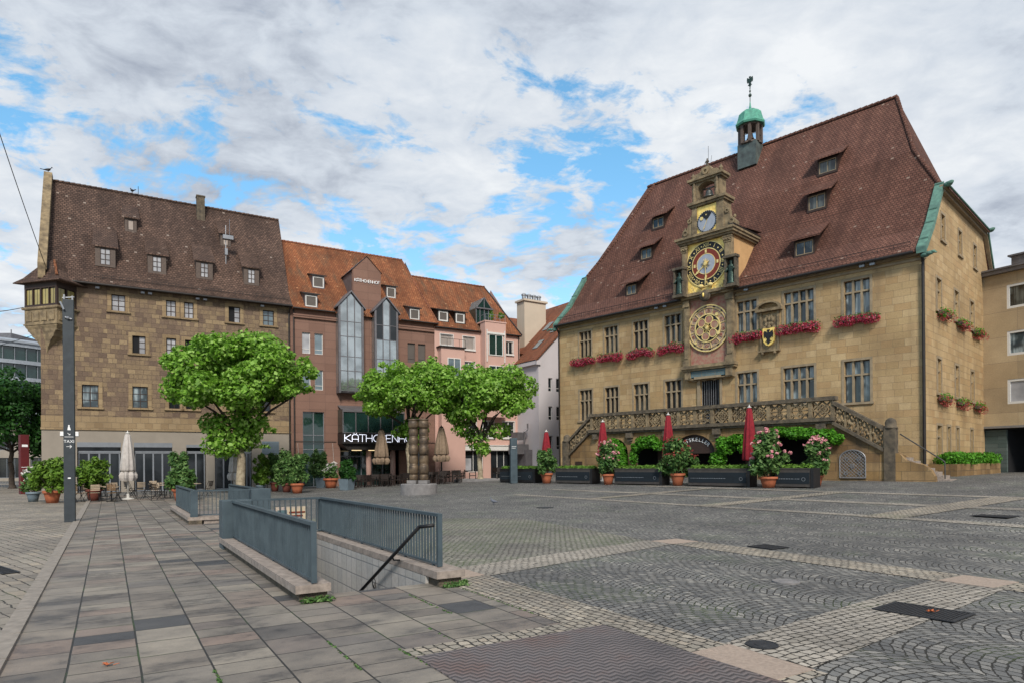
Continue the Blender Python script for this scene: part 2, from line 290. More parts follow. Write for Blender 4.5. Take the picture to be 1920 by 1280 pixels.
def cobbles(name,cols,arc=0.,sw=.115,sh=.105,rot=0.,mort=(.03,.028,.024),moss=.0,msize=.011,period=1.35,mossc=(.045,.075,.015)):
    m,nt,b=mk(name); uv=UVo(nt)
    if rot:
        mp=N('ShaderNodeMapping',nt,v={2:(0,0,rad(rot))}); nt.links.new(uv,mp.inputs[0]); uvr=mp.outputs[0]
    else: uvr=uv
    co=uvr
    if arc:
        sp=N('ShaderNodeSeparateXYZ',nt); nt.links.new(uvr,sp.inputs[0])
        pp=N('ShaderNodeMath',nt,operation='PINGPONG',v={1:period/2}); nt.links.new(sp.outputs[0],pp.inputs[0])
        sq=N('ShaderNodeMath',nt,operation='POWER',v={1:2.}); nt.links.new(pp.outputs[0],sq.inputs[0])
        ma=N('ShaderNodeMath',nt,operation='MULTIPLY_ADD',v={1:arc}); nt.links.new(sq.outputs[0],ma.inputs[0]); nt.links.new(sp.outputs[1],ma.inputs[2])
        cb=N('ShaderNodeCombineXYZ',nt); nt.links.new(sp.outputs[0],cb.inputs[0]); nt.links.new(ma.outputs[0],cb.inputs[1]); co=cb.outputs[0]
    wn=N('ShaderNodeTexNoise',nt,v={'Scale':3.2,'Detail':4.,'Roughness':.7}); nt.links.new(uv,wn.inputs[0])
    wa=N('ShaderNodeVectorMath',nt,operation='MULTIPLY_ADD',v={1:(.16,.13,0)}); nt.links.new(wn.outputs['Color'],wa.inputs[0]); nt.links.new(co,wa.inputs[2])
    br=N('ShaderNodeTexBrick',nt,offset=.5,v={'Color1':(0,0,0,1),'Color2':(1,1,1,1),'Scale':1.,'Mortar Size':msize,'Mortar Smooth':.45,'Brick Width':sw,'Row Height':sh})
    nt.links.new(wa.outputs[0],br.inputs[0])
    n=len(cols); c=ramp(nt,[(i/(n-1),cols[i]) for i in range(n)],br.outputs[0])
    fine=noise(nt,uv,45,4,.7); c=mixc(nt,.5,c,ramp(nt,[(.3,(.7,.7,.7)),(.7,(1.25,1.25,1.25))],fine),'MULTIPLY')
    big=noise(nt,uv,.45,6,.62); c=mixc(nt,.7,c,ramp(nt,[(.36,(.6,.6,.62)),(.62,(1.2,1.19,1.17))],big),'MULTIPLY')
    jc=mixc(nt,ramp(nt,[(.55-moss,(0,0,0)),(.7-moss,(1,1,1))],noise(nt,uv,.6,5)),mort,mossc)
    c=mixc(nt,br.outputs['Fac'],c,jc); nt.links.new(c,b.inputs['Base Color'])
    b.inputs['Roughness'].default_value=.68; b.inputs['Specular IOR Level'].default_value=.35
    h=N('ShaderNodeMath',nt,operation='MULTIPLY_ADD',v={1:-2.5}); nt.links.new(br.outputs['Fac'],h.inputs[0]); nt.links.new(fine,h.inputs[2]); bump(nt,b,h.outputs[0],.007)
    return m
M['slabs']=paving_slabs()
M['cob']=cobbles('dark_arched_cobbles',[(.095,.096,.097),(.155,.152,.146),(.12,.12,.118),(.2,.192,.178),(.135,.134,.13),(.28,.265,.24)],.62,moss=.02,msize=.0105,mort=(.022,.02,.017))
M['cobm']=cobbles('mossy_light_cobbles',[(.15,.14,.12),(.22,.205,.175),(.18,.17,.15),(.28,.26,.22)],.0,.14,.1,0,moss=.14,msize=.014,mort=(.025,.022,.018))
M['sett']=cobbles('light_setts',[(.22,.195,.16),(.3,.265,.22),(.25,.225,.185),(.33,.28,.22),(.37,.33,.27)],0,.135,.105,90,moss=-.03,mort=(.028,.024,.02))
M['sett2']=cobbles('light_setts_across',[(.25,.225,.19),(.33,.295,.25),(.28,.255,.22),(.38,.34,.29)],0,.135,.105,0,moss=-.03,mort=(.028,.024,.02))
M['pav']=cobbles('small_street_pavers',[(.2,.175,.145),(.25,.22,.18),(.22,.19,.16),(.29,.245,.19)],0,.42,.19,72,moss=.0,msize=.01,mort=(.03,.026,.02))
M['kerb']=simple('pale_kerb_granite',(.27,.235,.2),.8,0,.35,9,.003)
M['pslab']=simple('pink_granite_slab',(.36,.28,.225),.75,0,.3,30,.003)
def plate():
    m,nt,b=mk('rusty_chequer_plate'); uv=UVo(nt)
    w=N('ShaderNodeTexWave',nt,wave_type='BANDS',bands_direction='Y',wave_profile='SIN',v={'Scale':3.6,'Distortion':0.})
    sp=N('ShaderNodeSeparateXYZ',nt); nt.links.new(uv,sp.inputs[0])
    pp=N('ShaderNodeMath',nt,operation='PINGPONG',v={1:.06}); nt.links.new(sp.outputs[0],pp.inputs[0])
    ad=N('ShaderNodeMath',nt,operation='ADD'); nt.links.new(pp.outputs[0],ad.inputs[0]); nt.links.new(sp.outputs[1],ad.inputs[1])
    cb=N('ShaderNodeCombineXYZ',nt); nt.links.new(ad.outputs[0],cb.inputs[1]); nt.links.new(cb.outputs[0],w.inputs[0])
    big=noise(nt,uv,1.2,6,.65); c=ramp(nt,[(.3,(.11,.098,.1)),(.5,(.17,.145,.142)),(.7,(.17,.11,.095))],big)
    c=mixc(nt,ramp(nt,[(.25,(0,0,0)),(.5,(1,1,1))],w.outputs[0]),mixc(nt,.65,c,(.02,.018,.02)),c); nt.links.new(c,b.inputs['Base Color'])
    b.inputs['Roughness'].default_value=.55; b.inputs['Metallic'].default_value=.35; bump(nt,b,w.outputs[0],.007); return m
M['plate']=plate()
M['castiron']=simple('cast_iron_cover',(.035,.037,.042),.6,.4,.3,12,.003)
# ---------------------------------------------------------------- mesh helpers
FR=lambda a,b,c:(a,c,b)         # front wall: a along, b up, c inward
class MB:
    def __init__(s): s.v=[];s.f=[]
    def add(s,vs,fs):
        o=len(s.v); s.v+= [tuple(x) for x in vs]; s.f+=[tuple(i+o for i in f) for f in fs]; return s
    def quad(s,*p): return s.add(p,[tuple(range(len(p)))])
    def box(s,a0,a1,b0,b1,c0,c1,mp=FR):
        vs=[mp(a,b,c) for a in (a0,a1) for b in (b0,b1) for c in (c0,c1)]
        return s.add(vs,[(0,1,3,2),(4,6,7,5),(0,4,5,1),(2,3,7,6),(0,2,6,4),(1,5,7,3)])
    def prism(s,pts,c0,c1,mp=FR):
        n=len(pts); vs=[mp(a,b,c0) for a,b in pts]+[mp(a,b,c1) for a,b in pts]
        return s.add(vs,[tuple(range(n)),tuple(range(2*n-1,n-1,-1))]+[(i,(i+1)%n,n+(i+1)%n,n+i) for i in range(n)])
    def tube(s,p,q,r,n=8,r2=None,cap=True):
        p=Vector(p);q=Vector(q);r2=r if r2 is None else r2; d=(q-p)
        if d.length<1e-6: return s
        d.normalize(); a=d.orthogonal().normalized(); b=d.cross(a); vs=[]
        for c,rr in ((p,r),(q,r2)):
            for i in range(n):
                t=2*math.pi*i/n; vs.append(c+a*math.cos(t)*rr+b*math.sin(t)*rr)
        fs=[(i,(i+1)%n,n+(i+1)%n,n+i) for i in range(n)]
        if cap: fs+=[tuple(range(n)),tuple(range(2*n-1,n-1,-1))]
        return s.add(vs,fs)
    def path(s,pts,r,n=6):
        for a,b in zip(pts,pts[1:]): s.tube(a,b,r,n)
        return s
    def lathe(s,c,prof,n=16,sx=1,sy=1,fold=0,k=8,tw=0.):
        vs=[];m=len(prof)
        for r,z in prof:
            for i in range(n):
                t=2*math.pi*i/n; rr=r*(1+fold*math.cos(k*t)) ; vs.append((c[0]+math.cos(t)*rr*sx,c[1]+math.sin(t)*rr*sy,c[2]+z))
        fs=[(j*n+i,j*n+(i+1)%n,(j+1)*n+(i+1)%n,(j+1)*n+i) for j in range(m-1) for i in range(n)]
        fs+=[tuple(range(n)),tuple(range(m*n-1,(m-1)*n-1,-1))]
        return s.add(vs,fs)
    def ball(s,c,r,n=10,sx=1,sy=1,sz=1):
        return s.lathe(c,[(r*math.sin(math.pi*i/(n//2+1)) if 0<i<n//2+1 else r*.02,-r*sz*math.cos(math.pi*i/(n//2+1))) for i in range(n//2+2)],n,sx,sy)
    def disc(s,c,r,t,n=40,mp=FR,r0=0.,y0=0.):   # ring or disc on a wall, c=(a,b)
        vs=[];fs=[]
        for cc in (y0,y0-t):
            for rr in ((r,r0) if r0>0 else (r,)):
                for i in range(n):
                    q=2*math.pi*i/n; vs.append(mp(c[0]+math.cos(q)*rr,c[1]+math.sin(q)*rr,cc))
        if r0>0:
            for i in range(n):
                j=(i+1)%n; fs+=[(2*n+i,2*n+j,3*n+j,3*n+i),(i,j,2*n+j,2*n+i),(n+i,n+j,3*n+j,3*n+i)]
        else:
            fs=[tuple(range(n,2*n))]+[(i,(i+1)%n,n+(i+1)%n,n+i) for i in range(n)]
        return s.add(vs,fs)
    def wall(s,A0,A1,B0,B1,holes,depth=.25,mp=FR):
        xs=sorted({A0,A1}|{h[i] for h in holes for i in (0,1)}); zs=sorted({B0,B1}|{h[i] for h in holes for i in (2,3)})
        for i in range(len(xs)-1):
            for j in range(len(zs)-1):
                a,b=(xs[i]+xs[i+1])/2,(zs[j]+zs[j+1])/2
                if any(h[0]<a<h[1] and h[2]<b<h[3] for h in holes): continue
                s.quad(mp(xs[i],zs[j],0),mp(xs[i+1],zs[j],0),mp(xs[i+1],zs[j+1],0),mp(xs[i],zs[j+1],0))
        for a0,a1,b0,b1 in holes:
            d=depth
            for p,q in (((a0,b0),(a1,b0)),((a1,b0),(a1,b1)),((a1,b1),(a0,b1)),((a0,b1),(a0,b0))):
                s.quad(mp(p[0],p[1],0),mp(q[0],q[1],0),mp(q[0],q[1],d),mp(p[0],p[1],d))
        return s
    def build(s,name,mat,parent=None,smooth=False,uv=True,recalc=True,bev=0):
        me=bpy.data.meshes.new(name); me.from_pydata(s.v,[],s.f)
        if recalc or bev:
            bm=bmesh.new(); bm.from_mesh(me)
            if bev:
                bmesh.ops.remove_doubles(bm,verts=bm.verts,dist=1e-4)
                bmesh.ops.bevel(bm,geom=[e for e in bm.edges if len(e.link_faces)==2 and e.calc_face_angle(0)>.5],offset=bev,segments=2,affect='EDGES',profile=.5)
            bmesh.ops.recalc_face_normals(bm,faces=bm.faces); bm.to_mesh(me); bm.free()
        if uv: autouv(me)
        if smooth: me.polygons.foreach_set('use_smooth',[True]*len(me.polygons))
        return place(me,name,mat,parent)
def place(me,name,mat,parent=None):
    if mat is not None: me.materials.append(M[mat] if isinstance(mat,str) else mat)
    o=bpy.data.objects.new(name,me); sc.collection.objects.link(o)
    if parent is not None: o.parent=parent
    return o
def autouv(me):
    l=me.uv_layers.new(name='UVMap'); d=l.data
    for p in me.polygons:
        n=p.normal
        if abs(n.z)>.97: t=Vector((1,0,0)); s=Vector((0,1,0))
        else:
            t=Vector((-n.y,n.x,0)).normalized(); s=n.cross(t)
            if t.x<-.01 or (abs(t.x)<=.01 and t.y<0): t=-t
            if s.z<0: s=-s
        for li in p.loop_indices:
            c=me.vertices[me.loops[li].vertex_index].co; d[li].uv=(c.dot(t),c.dot(s))
def thing(name,label,cat,loc=(0,0,0),rotz=0.,group=None):
    o=bpy.data.objects.new(name,None); sc.collection.objects.link(o); o.location=loc; o.rotation_euler=(0,0,rotz)
    o.empty_display_size=.3; return tag(o,label,cat,group)
def tag(o,label,cat,group=None):
    o['label']=label;o['category']=cat
    if group:o['group']=group
    return o
def struct(o): o['kind']='structure'; return o
def dup(root,loc,rotz=None,label=None,scale=None):
    r=root.copy(); sc.collection.objects.link(r); r.location=loc
    if rotz is not None: r.rotation_euler=(0,0,rotz)
    if label: r['label']=label
    if scale: r.scale=scale if isinstance(scale,tuple) else (scale,)*3
    for ch in list(root.children):
        c=ch.copy(); sc.collection.objects.link(c); c.parent=r
        for g in ch.children:
            d=g.copy(); sc.collection.objects.link(d); d.parent=c
    return r
def at(x,y,dz=0): return (x,y,G(x,y)+dz)
def textmb(mb,body,size,fn,extr=.01,align='CENTER'):
    cu=bpy.data.curves.new('t','FONT'); cu.body=body; cu.size=size; cu.extrude=extr; cu.align_x=align; cu.align_y='CENTER'
    ob=bpy.data.objects.new('t',cu); sc.collection.objects.link(ob)
    me=bpy.data.meshes.new_from_object(ob.evaluated_get(bpy.context.evaluated_depsgraph_get()))
    mb.add([fn(v.co.x,v.co.y,v.co.z) for v in me.vertices],[tuple(p.vertices) for p in me.polygons])
    bpy.data.objects.remove(ob); bpy.data.curves.remove(cu); bpy.data.meshes.remove(me)
# foliage: many small folded leaves spread through a list of ellipsoid clumps
def leaves(name,mat,parent,clumps,n,size,seed=0,up=.35,shell=.55,flat=1.):
    g=np.random.default_rng(seed); cl=np.array(clumps,float)      # x,y,z,rx,ry,rz
    vol=(cl[:,3]*cl[:,4]*cl[:,5])**.67; idx=g.choice(len(cl),n,p=vol/vol.sum())
    d=g.normal(size=(n,3)); d/=np.linalg.norm(d,axis=1)[:,None]
    r=shell+(1-shell)*g.random(n)**.6; r=np.where(g.random(n)<.12,r*1.12,r)
    P=cl[idx,:3]+d*r[:,None]*cl[idx,3:6]
    nm=d*.8+g.normal(size=(n,3))*.55+np.array([0,0,up]); nm/=np.linalg.norm(nm,axis=1)[:,None]
    a=np.cross(nm,g.normal(size=(n,3))); a/=np.linalg.norm(a,axis=1)[:,None]; b=np.cross(nm,a)
    s=(size*(.55+.8*g.random(n)))[:,None]
    V=np.stack([P-a*s*.5*flat,P+b*s*.42-nm*s*.12,P+a*s*.5*flat,P-b*s*.42-nm*s*.12],1).reshape(-1,3)
    me=bpy.data.meshes.new(name); me.vertices.add(4*n); me.vertices.foreach_set('co',V.ravel())
    me.loops.add(4*n); me.loops.foreach_set('vertex_index',np.arange(4*n)); me.polygons.add(n)
    me.polygons.foreach_set('loop_start',np.arange(0,4*n,4)); me.update(calc_edges=True); me.validate()
    return place(me,name,mat,parent)
def crown_clumps(cx,cy,cz,rx,ry,rz,k,cr,seed,bottom=-.5):
    g=random.Random(seed); out=[(cx,cy,cz+rz*.1,rx*.5,ry*.5,rz*.45)]
    while len(out)<k:
        t=g.uniform(0,2*math.pi); w=g.uniform(bottom,1); q=math.sqrt(max(0,1-w*w)); f=g.uniform(.6,.93)
        r=cr*g.uniform(.75,1.35); out.append((cx+math.cos(t)*q*rx*f,cy+math.sin(t)*q*ry*f,cz+w*rz*f,r,r,r*.8))
    return out
def outl(cx,cy,cz,rx,ry,rz,k,seed):
    g=random.Random(seed+100); out=[]
    for i in range(k):
        t=g.uniform(0,6.28); w=g.uniform(-.45,.95); q=math.sqrt(1-w*w); r=g.uniform(.25,.5); f=g.uniform(.95,1.06)
        out.append((cx+math.cos(t)*q*rx*f,cy+math.sin(t)*q*ry*f,cz+w*rz*f,r*1.2,r*1.2,r*.8))
    return out
# ---------------------------------------------------------------- ground
def sheet(name,mat,u0,u1,v0,v1,dz=0.,step=.5,holes=(),skew=None,far=False):
    def br(a,b,ax):
        s={a,b}
        for h in holes:
            for q in h[2*ax:2*ax+2]:
                if a<q<b: s.add(q)
        x=a
        while x<b:
            s.add(round(x,4)); x+= step if (not far or -12<x<62) else (4 if -60<x<110 else 30)
        return sorted(s)
    us,vs=br(u0,u1,0),br(v0,v1,1); nv=len(vs); mb=MB(); uvs=[]
    for u in us:
        for v in vs:
            x,y=uv2xy(u,v); mb.v.append((x,y,G(x,y)+dz)); uvs.append((u,v))
    for i in range(len(us)-1):
        for j in range(nv-1):
            a,b=(us[i]+us[i+1])/2,(vs[j]+vs[j+1])/2
            if any(h[0]<a<h[1] and h[2]<b<h[3] for h in holes): continue
            mb.f.append((i*nv+j,(i+1)*nv+j,(i+1)*nv+j+1,i*nv+j+1))
    return setuv(mb,name,mat,uvs)
def setuv(mb,name,mat,uvs):
    me=bpy.data.meshes.new(name); me.from_pydata(mb.v,[],mb.f); l=me.uv_layers.new(name='UVMap')
    for lp in me.loops: l.data[lp.index].uv=uvs[lp.vertex_index]
    return struct(place(me,name,mat))
def strip(name,mat,a,b,c,d,dz=.008,n=None):
    # quad in (u,v): a->b one long edge, d->c the other; draped on the ground
    mb=MB(); uvs=[]; n=n or max(2,int(math.dist(a,b)/.5)); m=max(2,int(math.dist(a,d)/.5)+1)
    for i in range(n+1):
        for j in range(m+1):
            f=i/n;g=j/m
            u=(a[0]*(1-f)+b[0]*f)*(1-g)+(d[0]*(1-f)+c[0]*f)*g; v=(a[1]*(1-f)+b[1]*f)*(1-g)+(d[1]*(1-f)+c[1]*f)*g
            x,y=uv2xy(u,v); mb.v.append((x,y,G(x,y)+dz)); uvs.append((u,v))
    for i in range(n):
        for j in range(m): mb.f.append((i*(m+1)+j,(i+1)*(m+1)+j,(i+1)*(m+1)+j+1,i*(m+1)+j+1))
    return setuv(mb,name,mat,uvs)
H1=(2.45,3.95,8.95,15.0); H2=(2.45,3.95,22.35,28.4)
sheet('plaza_ground','cob',-400,420,-60,480,0,.5,(H1,H2),far=True)
sheet('pavement','slabs',-.8,4.2,1,47,.004,.5,(H1,H2))
sheet('street_paving','pav',-60,-.98,-6,90,.004,2.)
# kerb line between the street and the slabs, a small real step
k=MB()
v=-6.
while v<46:
    l=rnd.uniform(1.1,1.9); p=[uv2xy(-.98,v+.01),uv2xy(-.8,v+.01),uv2xy(-.8,v+l-.012),uv2xy(-.98,v+l-.012)]
    k.add([(x,y,0) for x,y in p]+[(x,y,.03+rnd.uniform(-.004,.004)) for x,y in p],[(4,5,6,7),(0,1,5,4),(1,2,6,5),(2,3,7,6),(3,0,4,7)]); v+=l
struct(k.build('kerb','kerb'))
strip('paving_band','sett',(4.2,3.3),(4.2,40),(5.03,40),(5.03,3.3))
strip('paving_band','sett',(10.25,10.9),(10.2,4.95),(11.05,4.3),(11.05,10.2))
strip('paving_band','sett',(10.25,4.9),(10.25,-4),(11.05,-4),(11.05,4.2))
strip('paving_band','sett2',(5.05,4.38),(10.2,5.05),(10.25,4.17),(5.05,3.46))
strip('paving_band','sett2',(5.03,10.0),(10.3,11.1),(10.3,10.3),(5.03,9.0))
strip('mossy_paving','cobm',(5.03,9.6),(10.25,10.4),(11.2,18),(5.03,22),.004)
strip('mossy_paving','cobm',(11.05,4.1),(19,3),(19,7.4),(11.05,5.0),.004) if False else None
strip('paving_band','sett2',(11.05,11.2),(18.2,11.9),(18.4,11.0),(11.05,10.3)) if False else None
strip('paving_band','sett2',(17.99,19.81),(18.93,11.67),(19.35,11.67),(18.4,19.81),.012)
strip('paving_band','sett2',(18.93,11.67),(19.3,5.0),(19.9,5.0),(19.35,11.67),.012)
strip('paving_band','sett2',(17.0,28),(17.99,19.81),(18.4,19.81),(17.45,28),.012)
strip('paving_band','sett2',(20.74,22.83),(22.71,8.71),(23.3,8.71),(21.3,22.83),.012)
strip('paving_band','sett2',(19.9,29),(20.74,22.83),(21.3,22.83),(20.4,29),.012)
strip('paving_band','sett2',(23.8,26.19),(26.08,10.0),(26.6,10.0),(24.3,26.19),.014)
strip('paving_band','sett',(18.37,17.33),(25.42,16.53),(25.42,15.8),(18.5,16.5),.016)
strip('paving_band','sett',(18.85,11.38),(26.33,10.92),(26.33,9.9),(18.95,10.3),.016)
strip('paving_band','sett',(17.8,23.2),(24.4,22.4),(24.4,21.8),(17.8,22.5),.016)
def slabquad(name,mat,pts,h=.02,cat=None):
    mb=MB(); q=[uv2xy(*p) for p in pts]; vs=[(x,y,G(x,y)-.02) for x,y in q]+[(x,y,G(x,y)+h) for x,y in q]; n=len(q)
    return mb.add(vs,[tuple(range(n,2*n))]+[(i,(i+1)%n,n+(i+1)%n,n+i) for i in range(n)])
for nm,p in (('a',[(4.21,3.42),(5.02,3.42),(5.05,4.33),(4.21,4.33)]),('b',[(4.22,9.0),(5.02,9.1),(5.02,9.85),(4.22,9.85)]),('c',[(10.25,10.3),(11.04,10.3),(11.04,10.95),(10.25,10.95)]),('d',[(10.25,4.3),(11.04,4.3),(11.04,5.0),(10.25,5.0)])):
    struct(slabquad('paving_slab','pslab',p,.012).build('paving_slab','pslab'))
# small sett strip between slabs and plate
strip('paving_band','sett',(2.35,5.86),(4.2,5.86),(4.2,5.58),(2.35,5.58),.01)
def cover(name,mat,pts,label,cat,h=.014,grp=None):
    o=slabquad(name,mat,pts,h).build(name,mat); return tag(o,label,cat,grp)
cover('steel_plate','plate',[(2.36,1.2),(4.52,1.2),(4.52,5.56),(2.36,5.56)],'large rusty ribbed steel cover plate set in the paving at the front edge','cover plate',.018)
# drain grates with bars
def grate(u,v,du,dv,rot,label,n=14):
    x,y=uv2xy(u,v); t=thing('drain_grate',label,'grate',at(x,y,.012),math.atan2(.52,.854)+rot,'drain grates in the square')
    f=MB(); f.box(-du/2,du/2,.0,.012,-dv/2,-dv/2+.03); f.box(-du/2,du/2,.0,.012,dv/2-.03,dv/2); f.box(-du/2,-du/2+.03,0,.012,-dv/2+.03,dv/2-.03); f.box(du/2-.03,du/2,0,.012,-dv/2+.03,dv/2-.03)
    for i in range(1,n): c=-dv/2+dv*i/n; f.box(-du/2+.03,du/2-.03,0,.01,c-.008,c+.008)
    f.build('bars','castiron',t); MB().box(-du/2+.03,du/2-.03,.0,.003,-dv/2+.03,dv/2-.03).build('pit','dark',t)
grate(7.97,4.05,.62,.85,.1,'dark rectangular grate lying across the pale band with a dry leaf on it',22)
grate(11.45,8.81,.55,.6,0,'small dark square grate just beyond the second pale band')
grate(21.07,8.74,.9,.9,0,'dark square grate far right near the town hall steps')
grate(-1.6,14.2,.25,1.3,.35,'long narrow slot drain in the street paving left of the mast',6)
def manhole(u,v,r,label,mat='castiron'):
    x,y=uv2xy(u,v); o=MB().lathe((0,0,0),[(r,-.01),(r,.014),(r*.9,.016),(r*.88,.01),(r*.5,.01),(r*.48,.015),(r*.05,.015)],24).build('manhole_cover',mat); o.location=at(x,y,.008); tag(o,label,'manhole cover')
manhole(5.28,4.14,.15,'small round iron valve cover between pink slab and pale setts')
manhole(8.36,6.13,.19,'round pale manhole cover in the dark cobbles','plinth')
manhole(14.6,21.5,.35,'dark round manhole cover in the cobbles near the sculpture plinth')
# dry leaves
def dryleaf(u,v,z,s,label):
    mb=MB(); x,y=uv2xy(u,v); vs=[];n=9
    for i in range(n*2):
        t=math.pi*i/n; r=s*(1 if i%2==0 else .45)*rnd.uniform(.8,1.1); vs.append((math.cos(t)*r*1.3,math.sin(t)*r,.012+rnd.uniform(0,.022)))
    vs.append((0,0,.006)); m=len(vs)-1
    mb.add(vs,[(i,(i+1)%m,m) for i in range(m)]); mb.tube((s,0,.01),(s*1.9,s*.3,.02),.003,5)
    o=mb.build('fallen_leaf','leafr',recalc=False); o.location=at(x,y,z); tag(o,label,'leaf')
dryleaf(-.02,6.81,.006,.05,'dry orange leaf on the grey slabs at lower left')
dryleaf(7.96,3.95,.026,.05,'dry orange leaf lying on the dark drain grate')

# ---------------------------------------------------------------- generic building parts
def window(parent,mp,a0,a1,b0,b1,cols,rows,fm,gm,c=.2,fw=.06,mw=.05,t=.06,name='window',split=False,sur=None,sm='rubtrim',sill=True):
    f=MB(); f.box(a0,a0+fw,b0,b1,c-t,c,mp);f.box(a1-fw,a1,b0,b1,c-t,c,mp);f.box(a0+fw,a1-fw,b0,b0+fw,c-t,c,mp);f.box(a0+fw,a1-fw,b1-fw,b1,c-t,c,mp)
    for i in range(1,cols):
        x=a0+(a1-a0)*i/cols; f.box(x-mw/2,x+mw/2,b0+fw,b1-fw,c-t-.004,c,mp)
    for r in rows:
        z=b0+(b1-b0)*r; f.box(a0+fw,a1-fw,z-mw*.4,z+mw*.4,c-t+.006,c,mp)
    w=f.build(name,fm,parent)
    MB().quad(mp(a0,b0,c-.015),mp(a1,b0,c-.015),mp(a1,b1,c-.015),mp(a0,b1,c-.015)).build('pane',gm,w)
    if sur:
        s=MB(); q=sur; s.box(a0-q,a0,b0,b1,-.03,.02,mp);s.box(a1,a1+q,b0,b1,-.03,.02,mp);s.box(a0-q,a1+q,b1,b1+q*.9,-.033,.02,mp)
        if sill: s.box(a0-q*1.25,a1+q*1.25,b0-.12,b0,-.12,.02,mp)
        s.build('window_surround',sm,w)
    return w
def roofmesh(rows,back=None,thick=.14):
    mb=MB()
    for (y,z,x0,x1),(y2,z2,p0,p1) in zip(rows,rows[1:]): mb.quad((x0,y,z),(x1,y,z),(p1,y2,z2),(p0,y2,z2))
    if back:
        yr=rows[-1][0]; r2=[(2*yr-y,z,x0,x1) for y,z,x0,x1 in rows]
        for (y,z,x0,x1),(y2,z2,p0,p1) in zip(r2,r2[1:]): mb.quad((x0,y,z),(x1,y,z),(p1,y2,z2),(p0,y2,z2))
    y,z,x0,x1=rows[0]
    mb.quad((x0,y,z),(x1,y,z),(x1,y,z-thick),(x0,y,z-thick)); mb.quad((x0,y,z-thick),(x1,y,z-thick),(x1,0.02,z-thick+.02),(x0,0.02,z-thick+.02))
    return mb
def rz(pr,y):
    for (a,b),(c,d) in zip(pr,pr[1:]):
        if a<=y<=c+1e-6: return b+(d-b)*(y-a)/(c-a)
    return pr[-1][1]
def ry(pr,z):
    for (a,b),(c,d) in zip(pr,pr[1:]):
        if b<=z<=d+1e-6: return a+(c-a)*(z-b)/(d-b)
    return pr[-1][0]
def dormer(parent,pr,x0,x1,y,z0,h,cheek,rm,fm,gm,cols=2,rows=(.5,),over=.22,slope=.62,fw=.06,side=.0,name='dormer'):
    # shed dormer: front wall at y, roof rises to meet the main roof
    s=0.;yy=y-over*.8; zt=z0+h
    yt=y
    while zt+.08+(yt-yy)*slope<rz(pr,yt)-1e9 or zt+.08+(yt-yy)*slope>rz(pr,yt): 
        yt+=.02
        if yt>pr[-1][0]: break
    zz=zt+.08+(yt-yy)*slope
    xa,xb=x0-side,x1+side
    m=MB()
    for X in (xa,xb): m.add([(X,y,z0-.25),(X,y,zt),(X,yt,zz-.05),(X,ry(pr,z0) if pr[0][1]<=z0 else y+.2,z0)],[(0,1,2,3)])
    m.box(xa,x0+.003,z0-.05,zt,y-.02,y+.03); m.box(x1-.003,xb,z0-.05,zt,y-.02,y+.03); m.box(xa,xb,zt-.06,zt+.05,y-.03,y+.04); m.box(xa,xb,z0-.14,z0,y-.05,y+.05)
    d=m.build(name,cheek,parent)
    r=MB(); q=over; o=.07
    for dz,fl in ((.09,0),(.0,1)): r.quad((xa-q,yy,zt+dz),(xb+q,yy,zt+dz),(xb+q*.6,yt,zz+dz),(xa-q*.6,yt,zz+dz))
    r.quad((xa-q,yy,zt),(xb+q,yy,zt),(xb+q,yy,zt+.09),(xa-q,yy,zt+.09))
    for X,X2 in ((xa-q,xa-q*.6),(xb+q,xb+q*.6)): r.quad((X,yy,zt),(X,yy,zt+.09),(X2,yt,zz+.09),(X2,yt,zz))
    r.build('dormer_roof',rm,d)
    window(d,FR,x0,x1,z0,zt-.06,cols,rows,fm,gm,y+.04,fw,.045,.05,name='window_frame')
    # depth limit: thing > dormer > pieces, so the pane joins the dormer
    w=d.children[-1]
    for ch in list(w.children): ch.parent=d
    return d
def ridge_tiles(x0,x1,y,z0,z1,mat,parent,r=.1,step=.34):
    mb=MB(); n=int(abs(x1-x0)/step)
    for i in range(n):
        f=i/n;g=(i+1.06)/n; mb.tube((x0+(x1-x0)*f,y,z0+(z1-z0)*f),(x0+(x1-x0)*g,y,z0+(z1-z0)*g+.02),r*.85,7,r*1.05)
    mb.build('ridge_tiles',mat,parent)
def dtiles(p,q,mat,parent,r=.09,step=.32,name='hip_tiles'):
    mb=MB(); p=Vector(p);q=Vector(q); n=max(1,int((q-p).length/step))
    for i in range(n): mb.tube(p.lerp(q,i/n),p.lerp(q,(i+1.05)/n),r,7,r*.85)
    return mb
# ================================================================= TOWN HALL
TH=thing('town_hall','large sandstone town hall with steep red tiled roof, gilded astronomical clock and arcaded outside stairs','town hall',(3.66,50.5,0),math.atan2(-.718,.696))
TW=24.4; TD=15.8; TP=[(-.45,12.2),(1.2,13.7),(3.1,16.2),(7.9,24.1)]
UP=[(2.02,3.13),(4.35,5.52),(6.85,8.03),(9.34,10.56),(14.43,15.68),(17.31,18.98),(20.57,21.86)]
LO=[(2.02,3.17),(4.37,5.53),(6.85,8.03),(9.36,10.56),(14.43,15.67),(17.25,18.97),(20.55,21.84)]
DOOR=(11.95,13.3,4.1,6.9)
hol=[(a,b,9.5,11.35) for a,b in UP]+[(a,b,(4.86 if i in(0,6) else 5.0),7.08) for i,(a,b) in enumerate(LO)]+[DOOR]
mb=MB().wall(0,TW,-.3,12.2,hol,.3)
SD=lambda a,b,c:(TW-c,a,b)           # right gable wall: a inward, b up
SL=lambda a,b,c:(c,a,b)
gh=[]
for a in (2.0,5.7,9.4):
    gh+=[(a,a+.95,9.55,11.2),(a+.05,a+.85,5.25,7.03),(a+1.0,a+1.75,13.4,14.78)]
